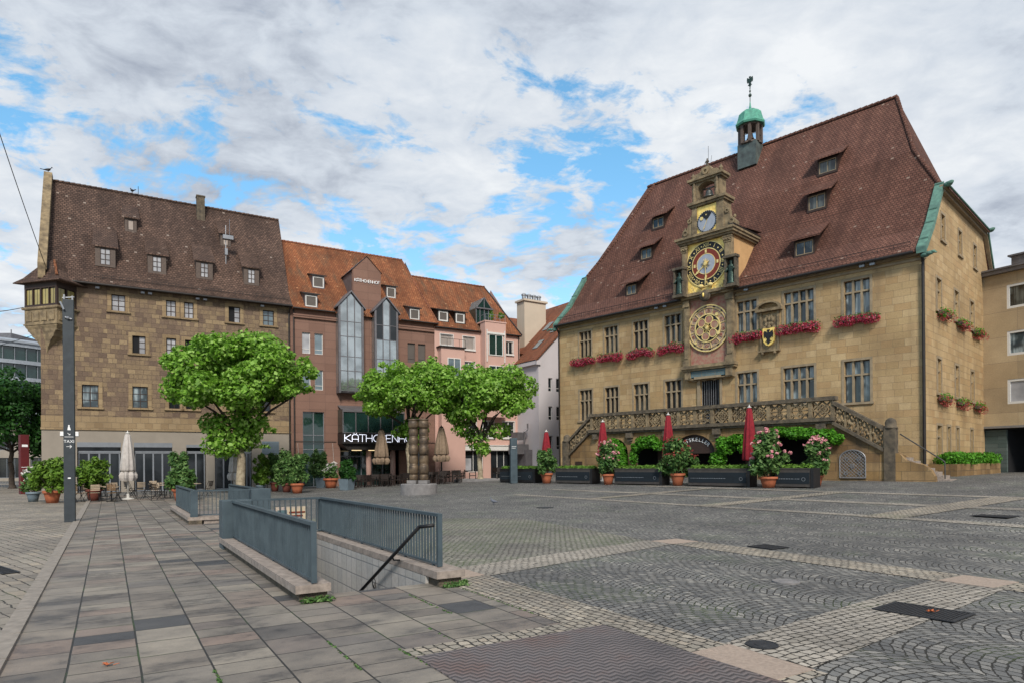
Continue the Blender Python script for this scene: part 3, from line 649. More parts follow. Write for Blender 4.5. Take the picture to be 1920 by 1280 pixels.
gh+=[(1.95,2.85,1.9,3.55),(4.0,4.6,1.9,3.55),(5.9,6.5,1.9,3.55),(9.3,9.9,1.9,3.55)]
mb.wall(0,TD,-.3,12.2,[h for h in gh if h[3]<12],.25,SD); mb.wall(3.0,12.8,12.2,16.2,[h for h in gh if h[3]>12],.25,SD)
mb.quad(SD(0,12.2,0),SD(3,12.2,0),SD(3,16.2,0)); mb.quad(SD(12.8,12.2,0),SD(TD,12.2,0),SD(12.8,16.2,0))
mb.quad(SL(0,-.3,0),SL(TD,-.3,0),SL(TD,12.2,0),SL(12.8,15.3,0),SL(3,15.3,0),SL(0,12.2,0)); mb.box(0,TW,-.3,12.2,TD,TD+.1)
mb.build('wall','sand',TH)
# plinth and quoins, eaves cornice, gable cornice
mb=MB(); mb.box(-.06,TW+.06,11.72,11.84,-.08,-.001); mb.box(-.08,TW+.08,11.95,12.12,-.25,-.001);
mb.build('cornice','trim',TH); mb=MB(); mb.box(-.06,TW+.06,.3,1.25,-.07,-.002); mb.build('plinth_course','trim',TH); mb=MB(); mb.box(TW+.002,TW+.07,.3,1.25,0,TD); mb.build('plinth_course','trim',TH); mb=MB()
mb.box(TW+.003,TW+.2,15.85,16.02,2.9,12.9); mb.box(TW+.004,TW+.32,16.02,16.2,2.8,13.0)
mb.prism([(12.9,16.0),(13.2,16.0),(16.1,12.2),(15.8,12.2)],-.25,-.003,SD)
mb.build('gable_cornice','trim',TH)
def thwin(h,cols,gm,mp=FR,tr=.66,c=.24):
    a0,a1,b0,b1=h; w=window(TH,mp,a0,a1,b0,b1,cols,[tr],'lead',gm,c,.05,.045,.04)
    f=MB(); 
    for i in range(1,cols): x=a0+(a1-a0)*i/cols; f.box(x-.05,x+.05,b0,b1,.05,c-.045,mp)
    z=b0+(b1-b0)*tr; f.box(a0,a1,z-.045,z+.045,.055,c-.05,mp)
    q=.13; f.box(a0-q,a0,b0,b1,-.03,.0,mp);f.box(a1,a1+q,b0,b1,-.03,0,mp);f.box(a0-q,a1+q,b1,b1+q,-.033,0,mp);f.box(a0-q-.05,a1+q+.05,b0-.12,b0,-.09,.0,mp)
    f.build('mullions','trim',w)
gl=['glass','glassd','glass','glassd','glassc','glassc','glassc']
for i,(a,b) in enumerate(UP): thwin((a,b,9.5,11.35),4 if i==5 else 3,gl[i])
for i,(a,b) in enumerate(LO): thwin((a,b,(4.86 if i in(0,6) else 5.0),7.08),4 if i==5 else 3,('glassd','glass','glassd','glass')[i] if i<4 else 'glassc')
for h in gh: thwin(h,2 if h[3]>4 else 1,'blind' if h[2]>5 else 'glass',SD)
# door with bars and hood
d=window(TH,FR,*DOOR,3,[.45,.78],'iron','dark',.28,.07,.05,.06,name='door')
m=MB()
for i in range(9): x=12.0+i*.155; m.tube((x,.12,4.2),(x,.12,6.85),.012,5)
m.build('door_grille','ironl',d)
m=MB(); m.box(11.7,13.5,6.95,7.1,-.38,-.003); m.box(11.75,11.95,4.1,6.95,-.1,-.002); m.box(13.3,13.45,4.1,6.95,-.1,-.002); m.prism([(12.2,7.55),(13.05,7.55),(12.98,7.5),(12.27,7.5)],-.2,-.003)
m.build('door_surround','trim',d)
# roof
xr0,xr1=2.75,21.0
R=[(-.45,12.2,-.12,TW+.12),(1.2,13.7,-.1,TW+.1),(3.1,16.2,.0,TW),(5.0,19.33,1.15,22.65),(7.9,24.1,xr0,xr1)]
mb=roofmesh(R,True)
for sgn,xe in ((1,TW+.4),(-1,-.35)):
    pts=[]
    for (y,z,x0,x1) in R[2:]: pts.append((x1 if sgn>0 else x0,y,z))
    e0=(xe,2.9,16.05);e1=(xe,12.9,16.05)
    A=[e0,pts[0],pts[1],pts[2]];B=[e1]+[(p[0],15.8-p[1],p[2]) for p in pts]
    for i in range(3): mb.quad(A[i],A[i+1],B[i+1],B[i])
    mb.quad(e0,e1,(xe,12.9,15.95),(xe,2.9,15.95))
mb.build('roof','rooft',TH)
mb=MB()
for (p,q) in zip([(TW+.2,2.95,16.15),(TW,3.1,16.25),(22.65,5.0,19.36)],[(TW,3.1,16.25),(22.65,5.0,19.36),(xr1,7.9,24.15)]):
    t=dtiles(p,q,None,None,.12,.3); mb.add(t.v,t.f)
mb.build('hip_tiles','rooft',TH,smooth=True); o_=MB(); o_.v=[(TW-x,y,z) for x,y,z in mb.v]; o_.f=mb.f; o_.build('hip_tiles','rooft',TH,smooth=True)
ridge_tiles(xr0,xr1,7.9,24.14,24.16,'rooft',TH,.13)
# copper verges with standing edge on both gable corners
for X0,X1 in ((TW-.26,TW+.16),(-.16,.26)):
    mb=MB(); q=[(-.5,12.16),(1.15,13.82),(3.05,16.34)]
    for (y,z),(y2,z2) in zip(q,q[1:]):
        mb.quad((X0,y,z+.1),(X1,y,z+.1),(X1,y2,z2+.1),(X0,y2,z2+.1)); mb.quad((X0,y,z+.1),(X0,y2,z2+.1),(X0,y2,z2-.2),(X0,y,z-.2)); mb.quad((X1,y,z+.1),(X1,y2,z2+.1),(X1,y2,z2-.3),(X1,y,z-.3))
        for g in (.3,.95): yy=y+(y2-y)*g;zz=z+(z2-z)*g; mb.box(X0,X1,zz+.1,zz+.16,yy-.03,yy+.03)
    mb.quad((X0,-.5,12.26),(X1,-.5,12.26),(X1,-.5,11.95),(X0,-.5,11.95))
    mb.build('copper_verge','copper',TH,recalc=False)
m=MB(); m.path([(TW+.42,2.8,16.1),(TW+.42,13,16.1)],.05); m.path([(TW+.3,13,16.1),(TW+.3,16.1,12.1)],.05); m.build('copper_edge','copper',TH)
# copper gargoyle knobs on the corners
for (x,y,z,dx_) in ((TW+.1,-.35,11.85,.35),(-.1,-.35,11.85,-.5),(TW+.4,2.8,16.15,.15),(TW+.4,13.0,16.15,.15)):
    m=MB(); m.ball((x,y,z),.17,10,1.3,.9,.8); m.ball((x+dx_*.6,y-.08,z+.02),.13,10,1.4,.8,.8); m.ball((x+dx_,y-.1,z+.06),.1,8,1.3,.8,.7); m.tube((x+dx_,y-.1,z+.02),(x+dx_*1.5,y-.12,z-.02),.05,6,.03)
    m.build('gargoyle','copper',TH,smooth=True)
# gutter, snow rail, downpipes
m=MB(); m.tube((0,-.52,12.06),(10.9,-.52,12.06),.08,8); m.build('gutter','gutter',TH); m=MB(); m.tube((14.5,-.52,12.06),(TW-.4,-.52,12.06),.08,8)
m.build('gutter','gutter',TH)
for a,b in ((.3,10.8),(14.8,TW-.6)):
    m=MB()
    for z in (.12,.26): m.tube((a,-.2,12.43+z),(b,-.2,12.43+z),.015,5)
    n=int((b-a)/.7)
    for i in range(n+1): m.tube((a+(b-a)*i/n,-.2,12.35),(a+(b-a)*i/n,-.2,12.72),.012,4)
    m.build('snow_guard','gutter',TH)
m=MB(); m.path([(TW-.02,-.45,12.0),(TW-.06,-.12,11.6),(TW-.06,-.1,.9)],.07,8); m.build('downpipe','gutter',TH)
m=MB(); m.path([(.1,-.45,12.0),(.08,-.12,11.6),(.08,-.1,.7)],.06,8); m.build('downpipe','gutter',TH)
for x in (8.95,9.6,15.2,21.6,22.1):
    MB().box(x-.12,x+.12,11.86,12.02,-.42,-.26).build('floodlight','alu',TH)
# dormers
for x0,x1,y,z0,h in ((5.2,6.12,5.06,19.42,.72),(5.25,6.12,3.45,16.75,.72),(5.58,6.36,1.15,13.66,.66),(17.37,18.4,5.24,19.72,.78),(17.36,18.34,3.6,17.02,.85),(17.55,18.55,1.2,13.7,.78)):
    dormer(TH,TP,x0,x1,y-.12,z0-.05,h+.05,'wood','rooft','trim','glassd',2,(),.42,.55,.05,.08)
# ---- clock bay
S=MB()
S.box(11.02,11.36,7.8,12.0,-.38,-.003);S.box(13.92,14.36,7.8,12.0,-.38,-.003)   # lower pilasters
for a,b in ((11.02,11.36),(13.92,14.36)):
    S.box(a-.06,b+.06,7.8,8.15,-.46,-.38); S.box(a-.05,b+.05,11.55,11.9,-.45,-.38); S.box(a+.06,b-.06,8.3,11.4,-.42,-.38)
S.box(10.85,14.5,7.62,7.82,-.55,-.004);S.box(10.9,14.45,7.5,7.62,-.46,-.004);S.box(10.8,14.55,12.0,12.12,-.55,-.004);S.box(10.7,14.65,12.12,12.3,-.68,-.004)
S.box(11.05,11.45,7.0,7.5,-.4,-.004);S.box(13.85,14.3,7.0,7.5,-.4,-.004);S.box(11.05,14.3,6.93,7.0,-.34,-.004)
for i in range(24): S.ball((11.45+i*.1,-.2,6.9-.06*math.sin(i*.9)),.05,6)
# upper section body goes back into the roof
S.box(11.04,11.38,12.3,15.4,-.6,-.25); S.box(13.95,14.4,12.3,15.4,-.6,-.25)
for a,b in ((11.02,11.4),(13.93,14.42)):
    S.box(a-.03,b+.03,12.3,12.7,-.68,-.6); S.box(a+.08,b-.08,12.8,14.9,-.64,-.6)
    for k_ in range(4): S.box(a-.02-.015*k_,b+.02+.015*k_,14.95+k_*.1,15.03+k_*.1,-.64-.02*k_,-.6)
    for k_ in range(5): S.ball((a+.05+k_*.08,-.68,15.1+.06*(k_%2)),.05,6)
S.box(10.9,14.55,15.4,15.52,-.72,2.4);S.box(10.8,14.65,15.52,15.68,-.85,2.5);S.box(10.72,14.72,15.68,15.82,-.95,2.6)
# moon clock storey
S.box(11.75,12.08,15.82,17.65,-.55,.4);S.box(13.42,13.9,15.82,17.65,-.55,.4); S.box(12.08,13.42,15.82,17.65,-.35,.4)
S.box(11.6,14.02,17.65,17.78,-.62,.5);S.box(11.5,14.1,17.78,17.95,-.72,.5)
# scrolls left and right
for sg,x in ((-1,11.75),(1,13.9)):
    P=[(x,15.82),(x+sg*.75,15.82),(x+sg*.78,16.15),(x+sg*.6,16.35),(x+sg*.42,16.4),(x+sg*.32,16.7),(x+sg*.3,17.0),(x+sg*.12,17.15),(x,17.45)]
    S.prism(P,-.48,-.1); S.disc((x+sg*.5,16.22),.2,.06,16,FR,.1,-.48); S.disc((x+sg*.2,16.9),.15,.06,14,FR,.07,-.48)
    S.ball((x+sg*.6,-.3,16.5),.09,8,1,1,1.4)
# bell storey with open arch
S.box(11.75,12.12,17.95,19.15,-.5,.25);S.box(13.28,13.65,17.95,19.15,-.5,.25)
n=12
for i in range(n):
    t0=math.pi*i/n;t1=math.pi*(i+1)/n; f=lambda t:(12.7+.58*math.cos(t),18.75+.4*math.sin(t)*.85)
    a,b=f(t0),f(t1); S.prism([a,b,(b[0],19.15),(a[0],19.15)],-.46,.2)
for x in (11.93,13.47):
    S.lathe((x,-.56,17.98),[(.1,0),(.12,.2),(.08,.45),(.11,.7),(.07,.85),(.09,1.0),(.05,1.15)],8)
S.box(11.6,13.8,19.15,19.27,-.6,.3);S.box(11.5,13.9,19.27,19.42,-.7,.35)
S.prism([(11.7,19.42),(13.7,19.42),(13.45,19.7),(13.1,19.75),(12.95,20.0),(12.45,20.0),(12.3,19.75),(11.95,19.7)],-.5,-.1)
for x in (11.75,13.65): S.lathe((x,-.35,19.42),[(.12,0),(.07,.1),(.14,.25),(.04,.42),(.01,.5)],8)
S.disc((12.7,19.72),.22,.08,16,FR,.1,-.5)
S.build('clock_gable','sandd',TH)
m=MB(); m.box(11.4,14.38,12.3,15.4,-.24,3.0); m.build('clock_bay_body','ochre',TH)
m=MB(); m.quad((10.75,-.9,15.83),(14.7,-.9,15.83),(14.7,2.9,16.2),(10.75,2.9,16.2)); m.box(14.5,14.74,15.82,15.9,-.9,2.6); m.build('bay_lead_roof','gutter',TH)
# gold panel and big clock
pn=MB().box(11.39,13.94,12.3,15.4,-.45,-.25).build('clock_panel','gold',TH)
m=MB()
for i in range(60):
    x=rnd.uniform(11.45,13.9);z=rnd.choice([rnd.uniform(12.32,12.62),rnd.uniform(12.32,15.35)])
    if math.hypot(x-12.67,z-14)>1.42: m.disc((x,z),rnd.uniform(.04,.09),.015,8,FR,.02,-.451)
for x in (12.35,13.0): m.ball((x,-.6,12.62),.13,8,1.5,1,1)
m.build('scroll_relief','goldd',pn)
C=(12.67,13.98)
dk=MB().disc(C,1.38,.03,64,FR,0,-.455).build('clock_dial','black',TH)
MB().disc(C,1.4,.05,64,FR,1.34,-.457).build('outer_ring','goldd',dk); m=MB().disc(C,.98,.05,64,FR,.93,-.457); m.disc(C,.64,.055,48,FR,.6,-.457); m.build('inner_rings','goldd',dk)
MB().disc(C,.935,.038,56,FR,.6,-.457).build('red_ring','dialred',dk); MB().disc(C,.6,.045,48,FR,0,-.457).build('centre_disc','dialgrey',dk)
m=MB(); NUM=['XII','I','II','III','IIII','V','VI','VII','VIII','IX','X','XI']
for i,s in enumerate(NUM):
    a=-2*math.pi*i/12
    def fn(x,y,z,a=a): y=y+1.155; x=x*.95; return (C[0]+x*math.cos(a)-y*math.sin(a),-.505-z,C[1]+x*math.sin(a)+y*math.cos(a))
    textmb(m,s,.36,fn,.006)
    b=-2*math.pi*(i+.5)/12; m.disc((C[0]-1.155*math.sin(b),C[1]+1.155*math.cos(b)),.045,.02,8,FR,0,-.49)
    if i%3==0: m.prism([(C[0]-.78*math.sin(a)+p*.06,C[1]+.78*math.cos(a)+q*.1) for p,q in((-1,-1),(1,-1),(1,1),(-1,1))],-.52,-.5)
m.build('roman_numerals','goldd',dk,recalc=False)
m=MB()
def hand(mb,c,L1,w,a,y):
    u=(math.sin(a),math.cos(a));v=(u[1],-u[0]); P=lambda s,t:(c[0]+u[0]*s+v[0]*t,c[1]+u[1]*s+v[1]*t)
    mb.prism([P(-.25*L1,-w),P(-.25*L1,w),P(.6*L1,w*.8),P(.7*L1,w*2.6),P(L1,0),P(.7*L1,-w*2.6),P(.6*L1,-w*.8)],y-.02,y)
hand(m,C,1.0,.03,rad(232),-.54);hand(m,C,1.28,.02,rad(180),-.57)
for i in range(16): a=2*math.pi*i/16; m.prism([(C[0]+.07*math.cos(a-.15),C[1]+.07*math.sin(a-.15)),(C[0]+(.3 if i%2 else .2)*math.cos(a),C[1]+(.3 if i%2 else .2)*math.sin(a)),(C[0]+.07*math.cos(a+.15),C[1]+.07*math.sin(a+.15))],-.6,-.52)
m.disc(C,.1,.12,16,FR,0,-.5); m.build('clock_hands','goldd',dk)
# moon clock
C2=(12.75,16.58)
pn=MB().box(12.08,13.42,15.86,17.6,-.47,-.35).build('moon_clock_panel','gold',TH)
dk=MB().disc(C2,.66,.03,40,FR,0,-.475).build('moon_clock_dial','dialgrey',TH)
m=MB()
for i in range(30):
    a=2*math.pi*i/30; m.disc((C2[0]+.63*math.cos(a),C2[1]+.63*math.sin(a)),.048,.03,8,FR,0,-.5)
m.prism([(C2[0]+x,C2[1]+z) for x,z in ((-.42,.4),(-.2,.6),(.05,.62),(.35,.5),(.2,.3),(0,.08),(-.1,.2),(-.25,.32))],-.53,-.505)
m.build('moon_dial_marks','black',dk)
m=MB(); m.disc((C2[0]-.33,C2[1]+.25),.11,.03,14,FR,0,-.53); m.disc((C2[0]-.02,C2[1]+.42),.04,.03,8,FR,0,-.53); hand(m,C2,.55,.012,rad(205),-.54); m.disc(C2,.7,.02,40,FR,.67,-.474); m.build('moon_and_hand','goldd',dk)
# bell
m=MB(); m.lathe((12.7,-.1,18.2),[(.36,0),(.34,.05),(.24,.15),(.2,.35),(.15,.44),(.03,.48)],16); m.tube((12.3,-.1,18.78),(13.1,-.1,18.78),.05); m.tube((12.7,-.1,18.6),(12.7,-.1,18.8),.05); m.tube((12.8,-.2,18.15),(13.05,-.3,17.96),.015); m.build('bell','bell',TH,smooth=True)
# figures
def figure(c,h,mat,name,parent,arm=1):
    k=h; m=MB()
    m.lathe(c,[(.2*k,0),(.21*k,.04*k),(.15*k,.1*k),(.16*k,.35*k),(.12*k,.52*k),(.15*k,.68*k),(.16*k,.75*k),(.06*k,.82*k),(.05*k,.84*k),(.085*k,.9*k),(.08*k,.95*k),(.02*k,1.0*k)],10,1,.75,.06,5)
    x,y,z=c; m.tube((x-.14*k,y,z+.74*k),(x-.2*k,y-.1*k,z+.5*k),.045*k,6); m.tube((x+.14*k,y,z+.74*k),(x+.22*k,y-.08*k,z+.55*k),.045*k,6); m.tube((x+.22*k,y-.08*k,z+.55*k),(x+.12*k,y-.16*k,z+.68*k),.035*k,6)
    return m.build(name,mat,parent,smooth=True)
for x in (11.02,14.52):
    m=MB(); X=x-.0
    m.box(X-.36,X-.26,12.3,13.85,-1.02,-.62);m.box(X+.26,X+.36,12.3,13.85,-1.02,-.62);m.box(X-.42,X+.42,13.85,14.0,-1.08,-.6);m.box(X-.4,X+.4,12.12,12.3,-1.08,-.62);m.box(X-.26,X+.26,12.3,13.85,-.66,-.62)
    nn=m.build('statue_niche','sandg',TH); figure((X,-.85,12.3),1.45,'bronze','statue',nn)
m=figure((12.7,-.3,19.95),.62,'sandg','crowning_figure',TH)
m=MB(); m.tube((12.78,-.3,20.4),(12.78,-.3,21.3),.012,5); m.tube((12.86,-.2,20.1),(12.95,-.2,20.7),.01,5); m.build('lightning_rod','iron',TH)
# corbel head between the dials
m=MB(); m.ball((12.65,-.62,12.0),.3,10,1,.5,1.1); m.disc((12.65,12.0),.36,.1,16,FR,.24,-.55); m.build('cartouche','sandg',TH,smooth=True); MB().ball((12.65,-.84,12.0),.1,8,.7,.5,1.4).build('gilded_bust','gold',TH,smooth=True)
# inscription panel and astronomical dial
m=MB().box(11.45,13.85,7.08,7.48,-.3,-.004).build('inscription_panel','insc',TH)
q=MB()
for r_ in range(3):
    x=11.55
    while x<13.75:
        l=rnd.uniform(.04,.12); q.box(x,min(x+l,13.78),7.17+r_*.11,7.19+r_*.11,-.306,-.3); x+=l+.04
q.box(12.2,12.22,7.1,7.46,-.31,-.3);q.box(13.1,13.12,7.1,7.46,-.31,-.3); q.build('inscription_lines','trim',m)
pn=MB().box(11.37,13.91,7.83,11.99,-.16,-.004).build('fresco_panel','fresco',TH)
C=(12.62,10.05)
dk=MB().disc(C,1.42,.08,64,FR,0,-.162).build('astronomical_dial','frescob',TH)
m=MB(); m.disc(C,1.45,.12,64,FR,1.38,-.162);m.disc(C,1.26,.1,64,FR,1.24,-.2);m.disc(C,.88,.12,56,FR,.82,-.2)
for i in range(12):
    a=2*math.pi*i/12+.2; m.prism([(C[0]+r_*math.cos(a+s),C[1]+r_*math.sin(a+s)) for r_,s in((.88,-.01),(1.26,-.008),(1.26,.008),(.88,.01))],-.29,-.2)
for i in range(6):
    a=2*math.pi*i/6+.3; c=(C[0]+.52*math.cos(a),C[1]+.52*math.sin(a)); m.disc(c,.27,.12,24,FR,.23,-.22)
for i in range(12): a=2*math.pi*i/12; m.prism([(C[0]+.04*math.cos(a-.5),C[1]+.04*math.sin(a-.5)),(C[0]+.26*math.cos(a),C[1]+.26*math.sin(a)),(C[0]+.04*math.cos(a+.5),C[1]+.04*math.sin(a+.5))],-.38,-.3)
m.disc(C,.08,.14,12,FR,0,-.28); m.disc((C[0]+.75,C[1]-.4),.12,.06,12,FR,0,-.3); m.disc((C[0]+.65,C[1]+1.0*.75),.1,.06,12,FR,0,-.3); m.disc((C[0]-.8,C[1]-.85),.08,.06,12,FR,0,-.3)
m.build('dial_rings','goldd',dk)
m=MB(); m.disc(C,.82,.05,48,FR,0,-.22)
for i in range(28):
    a=2*math.pi*(i+.5)/28; m.prism([(C[0]+r_*math.cos(a+s),C[1]+r_*math.sin(a+s)) for r_,s in((1.28,-.055),(1.37,-.055),(1.37,.055),(1.28,.055))],-.255,-.22) if i%2 else 0
m.build('dark_dial_ground','black',dk)
m=MB()
for i in range(6): a=2*math.pi*i/6+.3; m.disc((C[0]+.52*math.cos(a),C[1]+.52*math.sin(a)),.23,.04,20,FR,0,-.28)
for i in range(12):
    a=2*math.pi*(i+.5)/12+.2; 
    for j in range(5): m.disc((C[0]+(1.06+rnd.uniform(-.1,.1))*math.cos(a+rnd.uniform(-.12,.12)),C[1]+(1.06+rnd.uniform(-.1,.1))*math.sin(a+rnd.uniform(-.12,.12))),rnd.uniform(.04,.09),.03,7,FR,0,-.245)
m.build('painted_figures','fresco',dk)
# relief above the door
m=MB(); m.ball((12.67,-.1,7.35-.55+.45),.01); m.disc((12.62,6.55+.75),.0+.12,.1,10,FR,.04,-.1)
m.lathe((12.62,-.12,7.12-.1),[(.2,-.02),(.24,.05),(.1,.2)],8) if False else None
m.build('door_relief','sandd',TH)
# coat of arms
m=MB(); m.box(15.85,17.1,8.12,8.22,-.28,-.003); m.box(15.9,16.02,8.22,10.7,-.12,-.003);m.box(16.93,17.05,8.22,10.7,-.12,-.003);m.box(16.02,16.93,8.22,10.3,-.05,-.002)
for i in range(9):
    t=math.pi*i/9;t1=math.pi*(i+1)/9; f=lambda q,r:(16.47-r*math.cos(q),10.6+r*.55*math.sin(q)); m.prism([f(t,.62),f(t1,.62),f(t1,.78),f(t,.78)],-.3,-.003)
m.box(15.7,17.25,10.45,10.6,-.3,-.003)
for z,r_ in ((9.55,.2),(9.75,.14),(10.0,.16),(10.25,.1)):
    for s in (-1,0,1): m.ball((16.47+s*r_*1.4,-.12,z-abs(s)*.06),r_*.62,8,1,.5,1.1)
m.disc((16.47,9.95),.28,.08,16,FR,.16,-.05); m.ball((16.1,-.2,8.05),.1,8);m.ball((16.85,-.2,8.05),.1,8)
arms=m.build('coat_of_arms','sandd',TH)
sh=[(-.36,.45),(-.3,.5),(0,.44),(.3,.5),(.36,.45),(.36,0),(.3,-.3),(.16,-.48),(0,-.55),(-.16,-.48),(-.3,-.3),(-.36,0)]
MB().prism([(16.47+x,9.0+z) for x,z in sh],-.2,-.05).build('gold_shield','gold',arms)
eg=[(0,.38),(.05,.4),(.1,.35),(.06,.28),(.06,.2),(.16,.3),(.26,.32),(.28,.1),(.24,-.1),(.16,.0),(.14,-.12),(.08,-.08),(.1,-.22),(.2,-.3),(.1,-.3),(.07,-.4),(0,-.45)]
eg=eg+[(-x,z) for x,z in reversed(eg[1:-1])]
m=MB().prism([(16.47+x,9.0+z) for x,z in eg],-.23,-.2); m.build('eagle_emblem','black',arms)
# cupola
m=MB(); cx,cy=11.8,7.35; s8=lambda r,z0,z1,mb:mb.lathe((cx,cy,0),[(r,z0),(r,z1)],8)
m.box(cx-.68,cx+.68,22.5,24.2,cy-.6,cy+1.1); cu=m.build('roof_turret','copperd',TH)
m=MB()
for i in range(8):
    a=math.pi*(i+.5)/4; x,y=cx+.72*math.cos(a),cy+.72*math.sin(a); m.box(x-.09,x+.09,24.2,25.55,y-.09,y+.09)
m.lathe((cx,cy,0),[(.8,24.15),(.8,24.28)],8); m.lathe((cx,cy,0),[(.78,25.4),(.8,25.6)],8)
for i in range(8):
    a=math.pi*(i+.5)/4;b=math.pi*(i+1.5)/4; m.tube((cx+.72*math.cos(a),cy+.72*math.sin(a),24.75),(cx+.72*math.cos(b),cy+.72*math.sin(b),24.75),.025,5)
m.lathe((cx,cy,24.6),[(.28,0),(.2,.15),(.17,.35),(.03,.42)],12)
m.build('turret_lantern','woodg',cu)
m=MB(); m.lathe((cx,cy,0),[(1.0,25.5),(1.05,25.62),(.95,25.8),(.86,26.1),(.8,26.35),(.6,26.55),(.25,26.68),(.1,26.8),(.06,27.0),(.03,27.3)],8); M['dome']=simple('bright_green_copper',(.1,.36,.25),.5,.15,.4,4.,.004,(.06,.2,.15)); m.build('turret_dome','dome',cu)
m=MB(); m.tube((cx,cy,27.2),(cx,cy,28.3),.03,6); m.ball((cx,cy,27.75),.12,8); m.ball((cx,cy,28.05),.07,8); m.ball((cx,cy,28.28),.05,8)
m.add([(cx+x*.8,cy+d_,28.75+z*.9) for d_ in (-.03,.03) for x,z in eg],[tuple(range(len(eg))),tuple(range(len(eg),2*len(eg)))]+[(i,(i+1)%len(eg),len(eg)+(i+1)%len(eg),len(eg)+i) for i in range(len(eg))])
m.build('eagle_weathervane','bronze',cu)
# ---- balcony with arcade and stairs
BY=-3.3; m=MB(); A0,A1=5.8,21.15
arches=[(6.55,8.7,2.3,3.3),(9.15,11.3,2.3,3.35),(12.0,14.7,2.3,3.35),(15.1,17.2,2.3,3.3),(17.7,20.4,2.2,3.2)]
def arcade(m,A0,A1,z0,z1,arches,y,t):
    xs=A0
    for a,b,zs,zt in arches:
        m.box(xs,a,z0,z1,y,y+t); n=18
        P=[(a+(b-a)*(.5-.5*math.cos(math.pi*i/n)),zs+(zt-zs)*math.sin(math.pi*i/n)) for i in range(n+1)]
        for p,q in zip(P,P[1:]): m.prism([p,q,(q[0],z1),(p[0],z1)],y,y+t)
        xs=b
    m.box(xs,A1,z0,z1,y,y+t)
arcade(m,A0,A1,0,3.62,arches,BY,.45)
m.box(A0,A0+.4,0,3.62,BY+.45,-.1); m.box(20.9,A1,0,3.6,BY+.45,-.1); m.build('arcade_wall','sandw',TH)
m=MB(); m.box(A0,A1,3.72,3.9,BY+.05,-.08); m.build('balcony_floor','trim',TH)
m=MB(); m.box(A0-.1,A1+.05,3.62,3.74,BY-.14,BY+.4); m.box(A0-.16,A1+.1,3.74,3.93,BY-.26,BY+.4)
for a,b in zip(arches,arches[1:]+[(20.85,0,0,0)]):
    x=(a[1]+b[0])/2; m.box(x-.22,x+.22,3.3,3.62,BY-.26,BY-.001); m.box(x-.15,x+.15,3.1,3.3,BY-.16,BY-.001); m.box(x-.08,x+.08,2.98,3.1,BY-.08,BY-.001)
m.box(6.0,6.35,3.3,3.62,BY-.24,BY-.001)
m.build('balcony_cornice','sandg',TH)
m=MB(); m.box(A0-.15,A1+.15,4.78,4.98,BY-.12,BY+.32); m.build('balcony_rail','sandg',TH)
def tracery(m,mp,a0,a1,z0,z1,kind,c0,c1,w=.07):
    # pierced panel: a frame with crossed diamonds or rings inside
    def bar(p,q,w=w):
        d=Vector((q[0]-p[0],q[1]-p[1])); L=d.length; d/=L; n_=Vector((-d.y,d.x))*w/2
        m.prism([(p[0]+n_.x,p[1]+n_.y),(p[0]-n_.x,p[1]-n_.y),(q[0]-n_.x,q[1]-n_.y),(q[0]+n_.x,q[1]+n_.y)],c0,c1,mp)
    cx_,cz=(a0+a1)/2,(z0+z1)/2; hw,hz=(a1-a0)/2,(z1-z0)/2
    if kind==0:
        for f in (1.,.55):
            P=[(cx_-hw*f,cz),(cx_,cz+hz*f),(cx_+hw*f,cz),(cx_,cz-hz*f)]
            for i in range(4): bar(P[i],P[(i+1)%4])
        bar((a0,z0),(a1,z1),.05);bar((a0,z1),(a1,z0),.05)
        m.disc((cx_,cz),.1,c1-c0,8,mp,0,c1)
    else:
        for sx_ in (-.5,.5):
            m.disc((cx_+hw*sx_,cz),hz*.72,c1-c0,14,mp,hz*.5,c1)
        m.disc((cx_,cz+hz*.55),hz*.42,c1-c0,12,mp,hz*.24,c1);m.disc((cx_,cz-hz*.55),hz*.42,c1-c0,12,mp,hz*.24,c1)
        m.disc((cx_,cz),.09,c1-c0,8,mp,0,c1); bar((a0,cz),(a1,cz),.05)
        for sx_ in (-1,1):
            for sz_ in (-1,1): bar((cx_+sx_*hw,cz+sz_*hz),(cx_+sx_*hw*.6,cz+sz_*hz*.4),.06)
m=MB(); n=14; w_=(A1-A0)/n
for i in range(n+1): x=A0+i*w_; m.box(x-.1,x+.1,3.93,4.78,BY-.05,BY+.24)
for i in range(n): tracery(m,FR,A0+i*w_+.1,A0+(i+1)*w_-.1,3.93,4.78,(0 if i%5 in(0,3,4) else 1),BY+.02,BY+.17)
m.build('balustrade','sandd',TH)
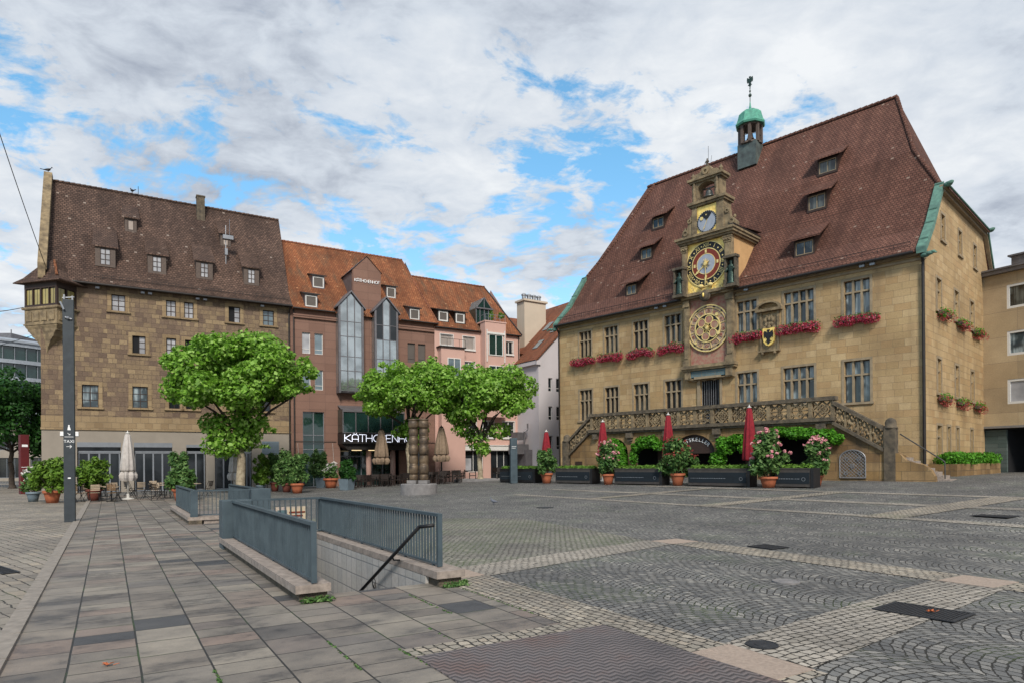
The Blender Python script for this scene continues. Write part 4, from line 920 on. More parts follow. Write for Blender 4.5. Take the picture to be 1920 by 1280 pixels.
# inclined stair parapets: left (x decreasing) and right
def flight(xa,za,xb,zb,newx,newz,base):
    mp=lambda a,b,c:(xa+(xb-xa)*a,c,(za+(zb-za)*a)+b)
    L=abs(xb-xa); m=MB()
    m.box(0,1,-.16,.04,BY-.1,BY+.3,mp); m.box(0,1,-1.15,-.98,BY-.16,BY+.3,mp); m.build('stair_coping','sandg',TH)
    m=MB(); k=4
    for i in range(k+1): m.box(max(0,i/k-.02),min(1,i/k+.02),-.98,-.16,BY,BY+.2,mp)
    for i in range(k):
        a0,a1=i/k+.03,(i+1)/k-.03; c=(a0+a1)/2
        for p,q in (((a0,-.98),(a1,-.16)),((a0,-.16),(a1,-.98)),((c,-.16),(a0,-.57)),((c,-.16),(a1,-.57)),((c,-.98),(a0,-.57)),((c,-.98),(a1,-.57))):
            A=mp(p[0],p[1],BY+.1);B=mp(q[0],q[1],BY+.1); m.tube(A,B,.045,5)
        for j in range(5): A=mp(a0+(a1-a0)*(j+.5)/5,-.57+.25*math.sin(j*2.5+i),BY+.02); m.ball(A,.08,6)
    m.build('stair_balustrade','sandd',TH)
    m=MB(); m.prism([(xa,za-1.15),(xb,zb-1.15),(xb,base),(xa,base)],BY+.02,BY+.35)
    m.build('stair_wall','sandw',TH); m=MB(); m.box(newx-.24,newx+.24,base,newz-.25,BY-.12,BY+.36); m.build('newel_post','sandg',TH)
    m=MB(); m.lathe((newx,BY+.12,newz-.3),[(.3,0),(.3,.08),(.25,.1),(.25,.3),(.2,.42),(.08,.5),(.01,.52)],12); m.build('newel_cap','sandg',TH,smooth=True)
flight(5.8,4.92,3.9,3.42,3.5,3.5,.2)
# right wall with arched gate opening
flight(21.15,4.72,23.45,3.32,23.72,3.55,.6)
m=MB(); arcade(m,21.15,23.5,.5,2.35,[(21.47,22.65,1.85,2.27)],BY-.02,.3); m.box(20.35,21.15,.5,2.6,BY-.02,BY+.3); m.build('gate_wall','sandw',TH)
g=MB(); P=[(21.47+1.18*(.5-.5*math.cos(math.pi*i/14)),1.85+.42*math.sin(math.pi*i/14)) for i in range(15)]
P=[(21.47,.92)]+P+[(22.65,.92),(21.47,.92)]
for p,q in zip(P,P[1:]): g.tube((p[0],BY-.04,p[1]),(q[0],BY-.04,q[1]),.028,6)
def ztop(x): t=(x-22.06)/.59; return 1.85+.42*math.sqrt(max(0,1-t*t))
for s in (-1,1):
    for i in range(-12,13):
        pts=[]
        for k_ in range(41):
            x=21.47+1.18*k_/40; z=1.5+s*(x-22.06)+i*.16
            if .92<=z<=ztop(x): pts.append((x,BY-.04,z))
        if len(pts)>1: g.tube(pts[0],pts[-1],.011,5)
for x,z in ((21.75,1.15),(22.38,1.15),(21.8,1.85),(22.35,1.85),(22.06,1.5)): g.disc((x,z),.09,.03,10,FR,.06,BY-.03)
g=g.build('arched_gate','ironl',TH); MB().box(21.4,22.7,.7,2.3,BY+.24,BY+.29).build('gate_recess','dark',g)
# curved low wall and steps at the right end
m=MB(); P=[(23.9,.5),(23.9,2.1),(24.1,2.08),(24.4,1.75),(24.75,1.62),(25.1,1.55),(25.4,1.3),(25.55,1.0),(25.6,.5)]; m.prism(P,BY-.05,BY+.3)
P=[(23.5,.5),(23.5,2.2),(25.6,1.0),(25.6,.5)]; m.prism(P,-1.6,-1.35); m.build('stair_cheek','sandw',TH)
m=MB()
for i in range(7): m.box(23.9,26.05-i*.3,.7+i*.17,.87+i*.17,BY+.31,-1.62)
m.build('stair_steps','granite',TH)
m=MB(); m.path([(24.0,BY+.5,3.0),(25.75,BY+.35,1.75),(25.85,BY+.35,1.65),(25.85,BY+.35,.9)],.03,8); m.build('stair_handrail','lead',TH)
# cellar sign over the middle arch, dark openings behind the arcade
sg=MB(); n=18; P=[(12.0+2.7*(.5-.5*math.cos(math.pi*i/n)),2.3+1.05*math.sin(math.pi*i/n)) for i in range(n+1)]
sg.prism([(12.05,2.25)]+P[1:-1]+[(14.65,2.25)],BY+.2,BY+.26); sg=sg.build('arched_signboard','wood',TH)
m=MB(); S_='RATSKELLER'
for i,ch in enumerate(S_):
    a=rad(142-104*i/(len(S_)-1))
    def fn(x,y,z,a=a):
        b=a-math.pi/2; cx_=13.35+1.08*math.cos(a);cz=2.3+.76*math.sin(a); return (cx_+x*math.cos(b)-y*math.sin(b),BY+.17-z,cz+x*math.sin(b)+y*math.cos(b))
    textmb(m,ch,.3,fn,.01)
m.build('sign_letters','lettw',sg,recalc=False)
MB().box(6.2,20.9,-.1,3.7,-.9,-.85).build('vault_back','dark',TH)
m=MB()
for i,(a,b,zs,zt) in enumerate(arches):
    if i in (1,3): m.box(a+.5,b-.1,.3,2.6,-1.4,-1.3)
m.build('cellar_door','woodg',TH)
MB().box(4.35,4.95,1.35,1.85,BY-.03,BY+.01).build('menu_board','wood',TH)
# ================================================================= OLD CORNER HOUSE (local x along front, y inward)
LR=math.atan2(.52,.854)
LO_=(-31.0,43.656,0)
CH=thing('corner_house','old rubble stone house with dark steep roof and timber corner oriel, grey shopfront below','house',LO_,LR)
HW=16.0; HD=12.; LP=[(-.5,14.2),(.6,15.2),(6,22.85)]
W3=[(4.01,4.84,12.48,13.62,2,[.33,.66],'glassw'),(7.36,8.0,12.46,13.62,2,[.33,.66],'glassw'),(8.53,9.15,12.46,13.62,2,[.33,.66],'glassw'),(11.53,12.34,12.48,13.66,2,[.33,.66],'glassw'),(13.98,14.79,12.5,13.66,2,[.33,.66],'glassb')]
W2=[(5.25,6.06,9.66,10.89,2,[.33,.66],'glassw'),(7.36,7.99,9.7,10.92,2,[.33,.66],'glassw'),(8.57,9.21,9.7,10.9,1,[],'dark'),(11.5,12.3,9.7,10.9,2,[.33,.66],'glassb'),(14.0,14.8,9.7,10.9,2,[.33,.66],'glassb')]
W1=[(2.26,3.21,5.8,7.33,2,[.33,.66],'glassc'),(5.23,6.18,5.86,7.36,2,[.33,.66],'glassc'),(7.5,8.2,5.88,7.36,2,[.33,.66],'glass'),(8.6,9.28,5.88,7.36,2,[.33,.66],'glass'),(11.3,12.2,5.9,7.4,2,[.33,.66],'glass'),(13.6,14.5,5.9,7.4,2,[.33,.66],'glass')]
mb=MB().wall(0,HW,4.35,14.2,[w[:4] for w in W3+W2+W1],.2)
mb.quad(SL(0,-.2,0),SL(HD,-.2,0),SL(HD,14.2,0),SL(6,22.9,0),SL(0,14.2,0)); mb.quad((HW,0,4.3),(HW,HD,4.3),(HW,HD,14.2),(HW,6,22.7),(HW,0,14.2)); mb.box(0,HW,0,14.2,HD,HD+.1)
mb.build('wall','rubble',CH)
for a,b,c,d,n_,r_,g_ in W3+W2+W1: window(CH,FR,a,b,c,d,n_,r_,'wood',g_,.16,.05,.045,.05,sur=.24)
# one casement standing open
for a,b,c,d in ((11.56,11.94,12.52,13.62),(5.28,5.65,9.7,10.85)): MB().box(a,b,c,d,.1,.12).build('open_casement','dark',CH)
DR=[(1.96,4.5,0,3.42),(5.29,7.69,0,3.42),(8.6,9.9,0,3.3),(10.5,11.75,0,3.3),(12.4,13.1,0,3.2)]
mb=MB().wall(0,HW,-.2,4.25,DR,.35); mb.build('ground_floor_wall','plaster',CH)
m=MB(); m.box(-.05,HW+.02,4.25,4.38,-.08,-.002); m.box(-.02,HW,4.38,5.2,-.02,-.001); m.build('string_course','rubtrim',CH)
for i,(a,b,c,d) in enumerate(DR):
    n_=4 if b-a>2 else 2
    w=window(CH,FR,a+.05,b-.05,.0,2.72,n_,[],'greyf','glass',.3,.07,.1,.07,name='shop_door')
    m=MB(); m.box(a,b,2.72,2.84,.2,.3); m.box(a,b,3.1,d,-.02,.3); m.build('shutter_box','greyf',w); MB().box(a,b,2.84,3.1,.27,.3).build('fanlight','glass',w)
m=MB().box(13.83,15.09,2.58,3.6,-.03,-.001)
for i in range(9): m.box(13.88,15.04,2.64+i*.1,2.69+i*.1,-.05,-.03)
m.build('roller_shutter','planter',CH)
MB().box(1.02,2.05,3.83,4.12,-.05,-.002).build('street_name_plate','lettw',CH)
R=[(-.5,14.2,.2,HW+.08),(.6,15.2,.25,HW+.1),(6,22.85,.35,HW+.5)]
roofmesh(R,True).build('roof','roofb',CH)
ridge_tiles(.4,HW+.45,6,22.88,22.9,'roofb',CH,.11)
m=MB(); m.tube((1.6,-.55,14.08),(HW+.1,-.55,14.08),.075,8); m.build('gutter','gutter',CH)
m=MB()
for z in (.16,.3): m.tube((3,-.15,14.5+z),(HW-.1,-.15,14.5+z),.014,5)
for i in range(26): m.tube((3+i*.5,-.15,14.4),(3+i*.5,-.15,14.85),.012,4)
m.build('snow_guard','gutter',CH)
m=MB(); m.path([(HW-.08,-.5,14.0),(HW-.1,-.1,13.6),(HW-.1,-.1,.1)],.06,8); m.build('downpipe','gutter',CH)
for x in (3.2,5.9,6.35,9.4,9.9,13.9):
    MB().box(x-.12,x+.12,13.84,13.98,-.3,-.1).build('eaves_lamp','alu',CH)
# gable parapet
m=MB(); P=[(-.35,14.7),(-.4,15.1),(5.55,23.3),(6.45,23.3),(12.4,15.1),(12.35,14.7),(6,22.3)]
m.prism(P,-.12,.38,lambda a,b,c:(c,a,b)); m.box(-.1,.3,14.1,15.0,-.4,.1); m.build('gable_parapet','sandd',CH)
for x0,x1,y,z0,h in ((3.36,3.98,.92,15.82,1.2),(6.58,7.16,.98,15.8,1.18),(9.74,10.28,.98,15.84,1.15),(13.08,13.6,1.0,15.84,1.15)):
    dormer(CH,LP,x0,x1,y,z0,h,'woodg','roofb','wood','glassw',2,(.33,.66),.18,.75,.045,.3)
for x0,x1,y,z0,h in ((5.1,5.5,3.45,19.3,.85),(11.65,12.05,3.45,19.25,.85)):
    dormer(CH,LP,x0,x1,y,z0,h,'woodg','roofb','wood','blind',1,(),.2,.75,.045,.18)
m=MB(); m.box(9.96,10.54,21.0,23.35,5.0,5.6); m.box(9.92,10.58,23.35,23.45,4.96,5.64); m.build('chimney','sandg',CH)
m=MB(); m.tube((11.68,2.17,17.4),(11.68,2.17,20.4),.03,6); m.box(11.45,12.2,19.3,19.6,1.9,2.3); m.box(11.6,11.8,18.1,18.6,2.05,2.25); m.tube((11.95,2.1,19.6),(11.95,2.1,20.9),.015,5); m.build('siren_mast','alu',CH)
m=MB(); m.tube((5.9,6,22.9),(5.9,6,23.6),.02,5); m.build('lightning_rod','iron',CH)
# diagonal corner oriel
def oct_(k,z,off=(0,0)): # footprint: A front corner, C at wall, inside, B at side
    P=[(-.93,.97),(.95,-1.05),(2.05,0.05),(1.2,1.2)]; c=(.6,.45)
    return [(c[0]+(x-c[0])*k+off[0],c[1]+(y-c[1])*k+off[1],z) for x,y in P]
def loft(m,levels):
    for a,b in zip(levels,levels[1:]):
        for i in range(4): m.quad(a[i],a[(i+1)%4],b[(i+1)%4],b[i])
    m.quad(*levels[0]);m.quad(*levels[-1]); return m
ori=loft(MB(),[oct_(1,11.15),oct_(1,12.15)])
loft(ori,[oct_(1.08,12.12),oct_(1.12,12.18),oct_(1.12,12.26),oct_(1.05,12.3)]); loft(ori,[oct_(1.05,11.1),oct_(1.05,11.2)]); loft(ori,[oct_(.9,10.85),oct_(.98,11.0),oct_(1.0,11.1)])
# corbel that narrows down to the corner
lv=[]
for z,k,o in ((9.1,.1,(-.3,-.28)),(9.35,.14,(-.3,-.28)),(9.6,.2,(-.28,-.26)),(9.85,.3,(-.24,-.23)),(10.1,.43,(-.19,-.18)),(10.3,.58,(-.13,-.13)),(10.31,.63,(-.11,-.11)),(10.5,.7,(-.08,-.08)),(10.7,.82,(-.04,-.04)),(10.71,.88,(0,0)),(10.9,.9,(0,0))): lv.append(oct_(k,z,o))
loft(ori,lv)
def OF(a,b,c): # map on the left oriel face, a along B->A, c inward
    ax,ay=-.93,.97; ex,ey=.681,-.732; return (ax+ex*a+(-ey)*c*1.0,ay+ey*a+ex*c,b)
def OFr(a,b,c):
    ax,ay=.95,-1.05; ex,ey=.707,.707; return (ax+ex*a-ey*c,ay+ey*a+ex*c,b)
for i in range(4): ori.box(.15+i*.65,.62+i*.65,11.35,11.95,-.05,-.003,OF)
for i in range(2): ori.box(.15+i*.65,.62+i*.65,11.35,11.95,-.05,-.003,OFr)
ori.build('oriel_parapet','sandd',CH)
m=loft(MB(),[oct_(.9,12.3),oct_(.9,13.9)]); 
for mp,L in ((OF,2.76),(OFr,1.5)):
    m.box(0,L,12.3,12.42,-.01,.12,mp); m.box(0,L,13.5,13.85,-.01,.12,mp)
    k=4 if L>2 else 2
    for i in range(k+1): w_=.13 if i%2==0 else .05; x=min(max(L*i/k,w_/2),L-w_/2); m.box(x-w_/2,x+w_/2,12.42,13.5,0,.14,mp)
tf=m.build('oriel_timber_frame','wood',CH)
for mp,L in ((OF,2.76),(OFr,1.5)):
    k=4 if L>2 else 2
    for i in range(k):
        a,b=L*i/k+.09,L*(i+1)/k-.09; window(tf,mp,a,b,12.44,13.48,2,[.33,.66],'iron','glassy',.09,.025,.025,.02,name='leaded_window')
for w in [c for c in tf.children if c.name.startswith('leaded')]:
    for ch in list(w.children): ch.parent=tf
m=MB(); E=oct_(1.42,13.92); E2=oct_(1.05,14.25); T_=[(.25,.9,15.55),(.75,.2,15.5),(1.25,.75,15.55),(1.1,1.2,15.7)]
loft(m,[[(p[0],p[1],13.85) for p in E],E,E2,oct_(.7,14.8,(.0,.1)),T_]); m.build('oriel_roof','roofb',CH)
m=dtiles(E2[1],(.78,.2,15.5),None,None,.09); m.build('oriel_hip_tiles','roofo',CH)
bird_spots=[]
# ================================================================= BROWN STONE BUILDING
BB=thing('commercial_building','brown stone building with two pointed glass bays, orange tiled roof and arcade entrance','building',LO_,LR)
B0,B1=16.02,28.35; BP=[(-.3,14.1),(6.5,21.3)]
bw=[(16.92,17.57,10.6,12.25),(17.9,18.57,10.6,12.25),(16.92,17.57,7.75,9.35),(17.9,18.57,7.75,9.35),(25.85,26.55,10.5,12.2),(26.82,27.52,10.5,12.2),(25.85,26.55,7.6,9.3),(26.82,27.52,7.6,9.3)]
mb=MB().wall(B0,B1,-.2,14.1,bw+[(16.93,18.63,0,6.0),(19.9,25.0,0,3.5),(25.7,27.2,0,3.3)],.22); mb.box(B0,B1,0,14.1,11.9,12); mb.quad((B1,0,0),(B1,12,0),(B1,12,14.1),(B1,6.5,21.2),(B1,0,14.1)); mb.build('wall','brown',BB)
for i,h in enumerate(bw): window(BB,FR,*h,1,[.22],'shut' if 4<=i<6 else 'whitep','shut' if i>=4 else ('glassb' if i else 'glassw'),.15,.05,.05,.05)
w=window(BB,FR,16.93,18.63,0,6.0,2,[.5,.69],'alu','glassg',.18,.06,.06,.06,name='stair_window')
m=MB(); m.box(B0+.2,19.74,13.95,14.1,-.12,-.002); m.box(B0+.2,19.74,13.35,13.55,-.16,-.002);m.box(16.2,19.7,13.5,13.62,-.2,-.003);m.build('eaves_band','brown',BB);m=MB();m.box(24.95,B1-.02,13.9,14.06,-.12,-.002);m.box(24.95,B1-.02,13.3,13.5,-.16,-.002)
m.box(24.95,28.3,13.5,13.62,-.2,-.003)
m.build('eaves_band','brown',BB)
m=MB(); m.box(B0+.2,19.6,3.58,3.64,-.03,-.002);m.box(27.2,B1,3.58,3.64,-.03,-.002); m.build('dark_band','gutter',BB)  # thin dark strip on the wall, either side of the canopy
roofmesh([(-.3,14.1,B0+.1,28.6),(6.5,21.3,B0+.3,28.0)],True).build('roof','roofo',BB)
ridge_tiles(B0+.4,28.0,6.5,21.32,21.32,'roofr',BB,.11)
m=MB(); q=dtiles((28.0,6.5,21.3),(28.6,-.3,14.12),None,None,.08); m.add(q.v,q.f); m.build('verge_tiles','roofr',BB)
m=MB(); m.tube((B0+.15,-.38,14.02),(19.5,-.38,14.02),.06,7);m.build('gutter','gutter',BB);m=MB();m.tube((25.1,-.38,14.02),(28.6,-.38,14.02),.06,7); m.build('gutter','gutter',BB);m=MB(); m.tube((B0+.25,-.1,14),(B0+.25,-.1,.1),.05,7); m.build('downpipe','gutter',BB)
for x0,x1,y,z0,h in ((18.3,19.2,1.88,16.42,.95),(17.18,18.08,-.1,14.3,.95),(24.7,25.5,1.84,16.36,.95),(26.02,26.88,-.18,14.2,.95)):
    dormer(BB,BP,x0,x1,y,z0,h,'zinc','gutter','whitep','shut',1,(),.16,.22,.08,.05)
# central gable with raised letters
m=MB(); g0,g1=21.15,23.6; GY=.3
m.prism([(g0,13.8),(g1,13.8),(g1,17.92),(22.35,19.1),(g0,17.92)],GY,GY+.3); gb=m.build('gable_wall','brown',BB)
m=MB(); 
for X in (g0+.02,g1-.02): m.add([(X,GY+.3,14.5),(X,GY+.3,17.92),(X,3.3,17.92)],[(0,1,2)])
m.build('gable_side','zinc',gb)
m=MB(); m.quad((g0-.12,GY-.08,17.85),(22.35,GY-.08,19.16),(22.35,4.6,19.16),(g0-.12,3.5,17.85)); m.quad((g1+.1,GY-.08,17.85),(22.35,GY-.08,19.165),(22.35,4.6,19.165),(g1+.1,3.5,17.85))
m.build('gable_roof','zinc',gb,recalc=False)
# stroke letters
def arc(cx_,cy_,rx_,ry_,a0,a1,n=8): return [(cx_+rx_*math.cos(rad(a0+(a1-a0)*i/n)),cy_+ry_*math.sin(rad(a0+(a1-a0)*i/n))) for i in range(n+1)]
GL={'K':[[(0,0),(0,1)],[(.6,1),(.05,.5),(.65,0)]],'A':[[(0,0),(0,.75)]+arc(.3,.75,.3,.25,180,0)+[(.6,0)],[(0,.35),(.6,.35)],[(.17,1.12),(.2,1.2)],[(.4,1.12),(.43,1.2)]],'T':[[(-.05,1),(.6,1)],[(.28,1),(.28,0)]],'H':[[(0,0),(0,1)],[(.58,0),(.58,1)],[(0,.5),(.58,.5)]],'C':[arc(.42,.5,.4,.5,70,290,12)],'E':[[(.5,1),(0,1),(0,0),(.5,0)],[(0,.5),(.42,.5)]],'N':[[(0,0),(0,1),(.58,0),(.58,1)]],'O':[arc(.4,.5,.4,.5,0,360,16)],'F':[[(.5,1),(0,1),(0,0)],[(0,.5),(.42,.5)]]}
GWd={'K':.72,'A':.72,'T':.66,'H':.7,'C':.62,'E':.62,'N':.7,'O':.9,'F':.6}
def strokes(word,x0,x1,z0,h,y,r,sy=None):
    m=MB(); tot=sum(GWd[c] for c in word); s=(x1-x0)/tot; x=x0
    for c in word:
        for st in GL[c]:
            for p,q in zip(st,st[1:]): m.tube((x+p[0]*s,y,z0+p[1]*h),(x+q[0]*s,y,z0+q[1]*h),r,5)
        x+=GWd[c]*s
    return m
strokes('KATHCHENHOF',21.3,23.5,16.92,.24,GY-.06,.022).build('gable_letters','lettw',gb,recalc=False)
# glazed bays
def bay(x0,x1,zb,ze,za,dark):
    y0=-.75; xm=(x0+x1)/2; m=MB(); c=.14
    m.prism([(x0,zb),(x1,zb),(x1,ze),(xm,za),(x0,ze)],y0+.1,.3)
    b=m.build('glass_bay','zinc',BB)
    cols=[x0+.1+(x1-x0-.2)*i/3 for i in range(4)]; lv=[zb+.12,zb+.5,9.35,10.5,12.1,13.3]
    def top(x): return (ze-.12)+(za-ze)*(1-abs(x-xm)/((x1-x0)/2))
    pm=MB(); fm=MB(); dm=MB()
    for i in range(3):
        for j in range(5):
            a,bb=cols[i]+.035,cols[i+1]-.035; tgt=dm if (dark and j in dark and i in dark[j]) else pm
            tgt.box(a,bb,lv[j]+.03,lv[j+1]-.03,y0+.04,y0+.09)
        a,bb=cols[i]+.035,cols[i+1]-.035; tt=dm if dark and i!=1 else pm
        pts=[(a,lv[5]+.03),(bb,lv[5]+.03),(bb,top(bb)-.05)]+([(xm,top(xm)-.05)] if i==1 else [])+[(a,top(a)-.05)]; tt.prism(pts,y0+.04,y0+.09)
        fm.box(a-.05,a-.02,lv[0],lv[5],y0,y0+.12) 
    for j in range(6): fm.box(x0+.02,x1-.02,lv[j]-.025,lv[j]+.025,y0+.01,y0+.12)
    for x in cols: fm.box(x-.03,x+.03,zb,top(min(max(x,x0+.12),x1-.12))-.02,y0-.01,y0+.12)
    fm.box(x0-.04,x0+.1,zb-.05,ze,y0-.02,.1); fm.box(x1-.1,x1+.04,zb-.05,ze,y0-.02,.1)
    pm.box(x0-.05,x0-.045,lv[1],ze-.4,y0+.15,-.1)
    pm.build('bay_glazing','glassm',b)
    if dm.v: dm.build('dark_glazing','glass',b)
    fm.build('bay_frame','zinc',b)
    r=MB()
    for sx_,xe in ((-1,x0-.22),(1,x1+.22)):
        ze_=ze-.14; r.quad((xe,y0-.12,ze_),(xm,y0-.12,za+.1),(xm,1.6,za+.1),(xe,.5,ze_)); r.quad((xe,y0-.12,ze_-.12),(xm,y0-.12,za-.04),(xm,1.6,za-.04),(xe,.5,ze_-.12)); r.quad((xe,y0-.12,ze_),(xm,y0-.12,za+.1),(xm,y0-.12,za-.04),(xe,y0-.12,ze_-.12)); r.quad((xe,y0-.12,ze_),(xe,.5,ze_),(xe,.5,ze_-.12),(xe,y0-.12,ze_-.12))
    r.build('bay_roof','zinc',b,recalc=False)
bay(19.66,21.66,7.6,14.6,15.75,None); bay(22.68,24.66,7.6,14.55,15.65,{4:(0,2)})
# ground floor projecting glass porch with the lit name
pc=MB(); pc.box(19.7,26.4,3.45,4.3,-1.35,-.003); pc.prism([(19.7,3.45),(26.4,3.45),(25.7,2.95),(20.2,2.95)],-1.1,0); pc=pc.build('entrance_canopy','gutter',BB)
m=MB(); 
for i in range(6):
    x=19.75+i*1.04; m.box(x-.04,x+.04,4.3,6.05,-1.36,-1.28); m.box(x-.03,x+.03,6.0,6.1,-1.3,0); 
m.box(19.7,25.0,5.98,6.08,-1.38,-1.28); m.box(19.7,25.0,4.3,4.36,-1.4,-1.3); m.quad((19.7,-1.33,6.06),(25.0,-1.33,6.06),(25.0,0,6.6),(19.7,0,6.6)); m.build('porch_frame','zinc',pc)
m=MB(); m.box(19.74,24.96,4.36,5.98,-1.31,-1.29); m.box(19.71,19.73,4.36,6.2,-1.28,-.05); m.build('porch_glazing','glassg',pc)
strokes('KATHCHENHOF',19.85,26.3,3.6,.58,-1.42,.024).build('lit_letters','neon',pc,recalc=False)
m=MB(); m.box(20.6,21.4,2.9,2.95,-.9,-.8);m.box(22,22.5,2.9,2.95,-.9,-.8); m.build('canopy_lamps','lampw',pc)
m=MB(); m.box(19.9,25.0,0,3.5,.9,1.0); m.build('shop_glazing','glassg',BB)
m=MB(); 
for i in range(6): m.box(20+i*.95,20.06+i*.95,0,3.4,.8,.9)
m.box(19.9,25,2.4,2.5,.82,.9);m.box(25.7,27.2,0,3.3,.2,.3); m.build('shop_frame','greyf',BB)
for x in (22.2,24.3): m=MB(); m.lathe((x,-.3,0),[(.22,0),(.22,2.95)],16); m.build('column','pink',BB,smooth=True)
for x in (16.5,19.25):
    m=MB(); m.tube((x,-.1,3.5),(x,-.45,2.0),.012,4); m.lathe((x,-.5,1.85),[(.02,.2),(.3,.05),(.3,-.02),(.05,-.12)],14,1,.4); m.build('wall_lamp','offw',BB)
# ================================================================= PINK HOUSE
PH=thing('pink_house','pink rendered house with small dormers, roof terrace and white framed shop windows','house',LO_,LR)
P0,P1=28.38,37.25; PP=[(-.2,13.85),(5.5,19.6)]
pw=[(28.95,30.2,12.3,13.25),(31.2,32.4,12.1,13.25),(35.6,36.5,12.0,13.2),(31.2,32.4,9.4,11.0),(35.6,36.5,9.2,11.0),(31.1,32.5,6.8,8.4),(35.6,36.5,6.8,8.4),(29.25,30.75,4.15,5.7),(31.1,32.5,4.15,5.7),(33.2,34.4,4.15,5.7),(35.3,36.6,4.15,5.7)]
sh_=[(29.2,33.2,1.0,2.95),(34.0,36.9,.2,2.95)]
mb=MB().wall(P0,P1,-.2,13.85,pw+sh_,.18); mb.box(P0,P1,0,13.8,10.9,11); mb.quad((P1,0,0),(P1,11,0),(P1,11,13.8),(P1,5.5,19.4),(P1,0,13.8)); mb.build('wall','pink',PH)
for i,h in enumerate(pw):
    up=i<2; window(PH,FR,*h,2 if not up else 1,[.5] if i>6 else ([] if not up else []),'whitep','blind' if up else ('glassb' if i in (3,) else 'glass'),.13,.07,.07,.06,sur=.06,sm='whitep')
m=MB(); 
for a,b in ((28.95,30.2),(31.2,32.4)):
    for i in range(9): x=a+.08+(b-a-.16)*i/8; m.tube((x,-.02,12.2),(x,-.02,13.2),.012,4)
m.build('window_grilles','greyf',PH)
m=MB(); m.box(P0+.8,P1-.1,2.97,3.4,-.35,-.003); m.box(P0+.8,P1-.1,3.4,3.47,-.42,-.003); m.build('shop_fascia','whitep',PH)
for a,b,c,d in sh_: window(PH,FR,a,b,c,d,4,[],'whitep','glass',.15,.05,.05,.05,name='shop_window')
m=MB(); m.box(29.7,30.5,1.15,2.2,.1,.12);m.box(31.1,32.0,1.15,2.25,.1,.12); m.build('shop_posters','glassw',PH)
m=MB(); m.box(28.7,31.0,-.2,12.0,-.7,-.002); m.build('bay_wall','pink',PH); window(PH,lambda a,b,c:(a,c-.72,b),29.3,30.6,9.2,11.1,2,[],'whitep','glassb',.02,.07,.07,.06)
m=MB(); m.box(28.55,31.1,12.0,12.1,-.85,-.002); 
for i in range(5): m.tube((28.65+i*.6,-.78,12.1),(28.65+i*.6,-.78,12.75),.015,4)
m.tube((28.65,-.78,12.75),(31.05,-.78,12.75),.018,5); m.build('bay_balcony','gutter',PH)
m=MB(); m.box(33.0,35.2,6.0,14.6,-.9,-.002); m.box(32.95,35.25,14.6,14.72,-.95,.9); tb=m.build('terrace_bay','pink',PH)
for z0,z1 in ((11.6,13.5),(8.6,10.7)): window(PH,lambda a,b,c:(a,c-.92,b),33.35,34.85,z0,z1,2,[],'whitep','glassg',.02,.07,.07,.06)
m=MB(); m.box(33.15,35.0,13.5,13.68,-1.02,-.92);m.box(33.12,33.2,11.0,13.9,-1.0,-.93);m.box(34.98,35.06,11.0,13.9,-1.0,-.93); m.build('blind_rails','whitep',tb)
m=MB()
for x in (33.1,33.6,34.1,34.6,35.15): m.tube((x,-.85,14.7),(x,-.85,15.3),.018,5)
m.path([(33.1,.5,15.3),(33.1,-.85,15.3),(35.15,-.85,15.3),(35.15,.5,15.3)],.02); m.path([(33.1,-.85,15.0),(35.15,-.85,15.0)],.012); m.build('terrace_railing','greyf',PH)
leaves('terrace_plant','leafy',PH,[(33.9,-.5,15.3,.25,.2,.45),(35.0,-.4,15.4,.35,.25,.3)],350,.14,5)
# glazed gabled dormer behind the terrace
m=MB(); m.prism([(32.9,14.7),(34.6,14.7),(34.6,16.1),(33.75,17.15),(32.9,16.1)],.6,3.0); gd=m.build('glazed_dormer','glassg',PH)
m=MB()
for p,q in (((32.9,14.7),(32.9,16.1)),((34.6,14.7),(34.6,16.1)),((32.9,16.1),(33.75,17.15)),((34.6,16.1),(33.75,17.15)),((32.9,16.1),(34.6,16.1)),((33.75,14.7),(33.75,17.15)),((33.3,14.7),(33.3,16.1)),((34.2,14.7),(34.2,16.1))): m.tube((p[0],.57,p[1]),(q[0],.57,q[1]),.045,5)
for i in range(6): m.tube((32.88,.6+i*.45,16.12),(33.75,.6+i*.45,17.17),.03,4); m.tube((34.62,.6+i*.45,16.12),(33.75,.6+i*.45,17.17),.03,4)
m.box(32.85,34.65,16.05,16.18,.45,.55); m.build('dormer_frame','zinc',gd)
roofmesh([(-.2,13.85,P0-.05,37.35),(5.5,19.6,P0-.3,36.5)],True).build('roof','roofo',PH)
ridge_tiles(P0-.3,36.5,5.5,19.62,19.62,'roofr',PH,.1)
m=dtiles((36.5,5.5,19.6),(37.38,-.2,13.88),None,None,.08); m.build('verge_tiles','gutter',PH)
for x0,x1 in ((29.0,29.92),(30.7,31.6)): dormer(PH,PP,x0,x1,.42,14.48,.95,'gutter','gutter','whitep','shut',1,(),.2,.2,.12,.1)
m=MB(); m.tube((P0,-.26,13.78),(32.9,-.26,13.78),.055,7);m.build('gutter','gutter',PH);m=MB();m.tube((35.3,-.26,13.78),(37.3,-.26,13.78),.055,7); m.build('gutter','gutter',PH);m=MB(); m.tube((37.1,-.08,13.7),(37.1,-.08,.2),.05,6); m.build('downpipe','gutter',PH)
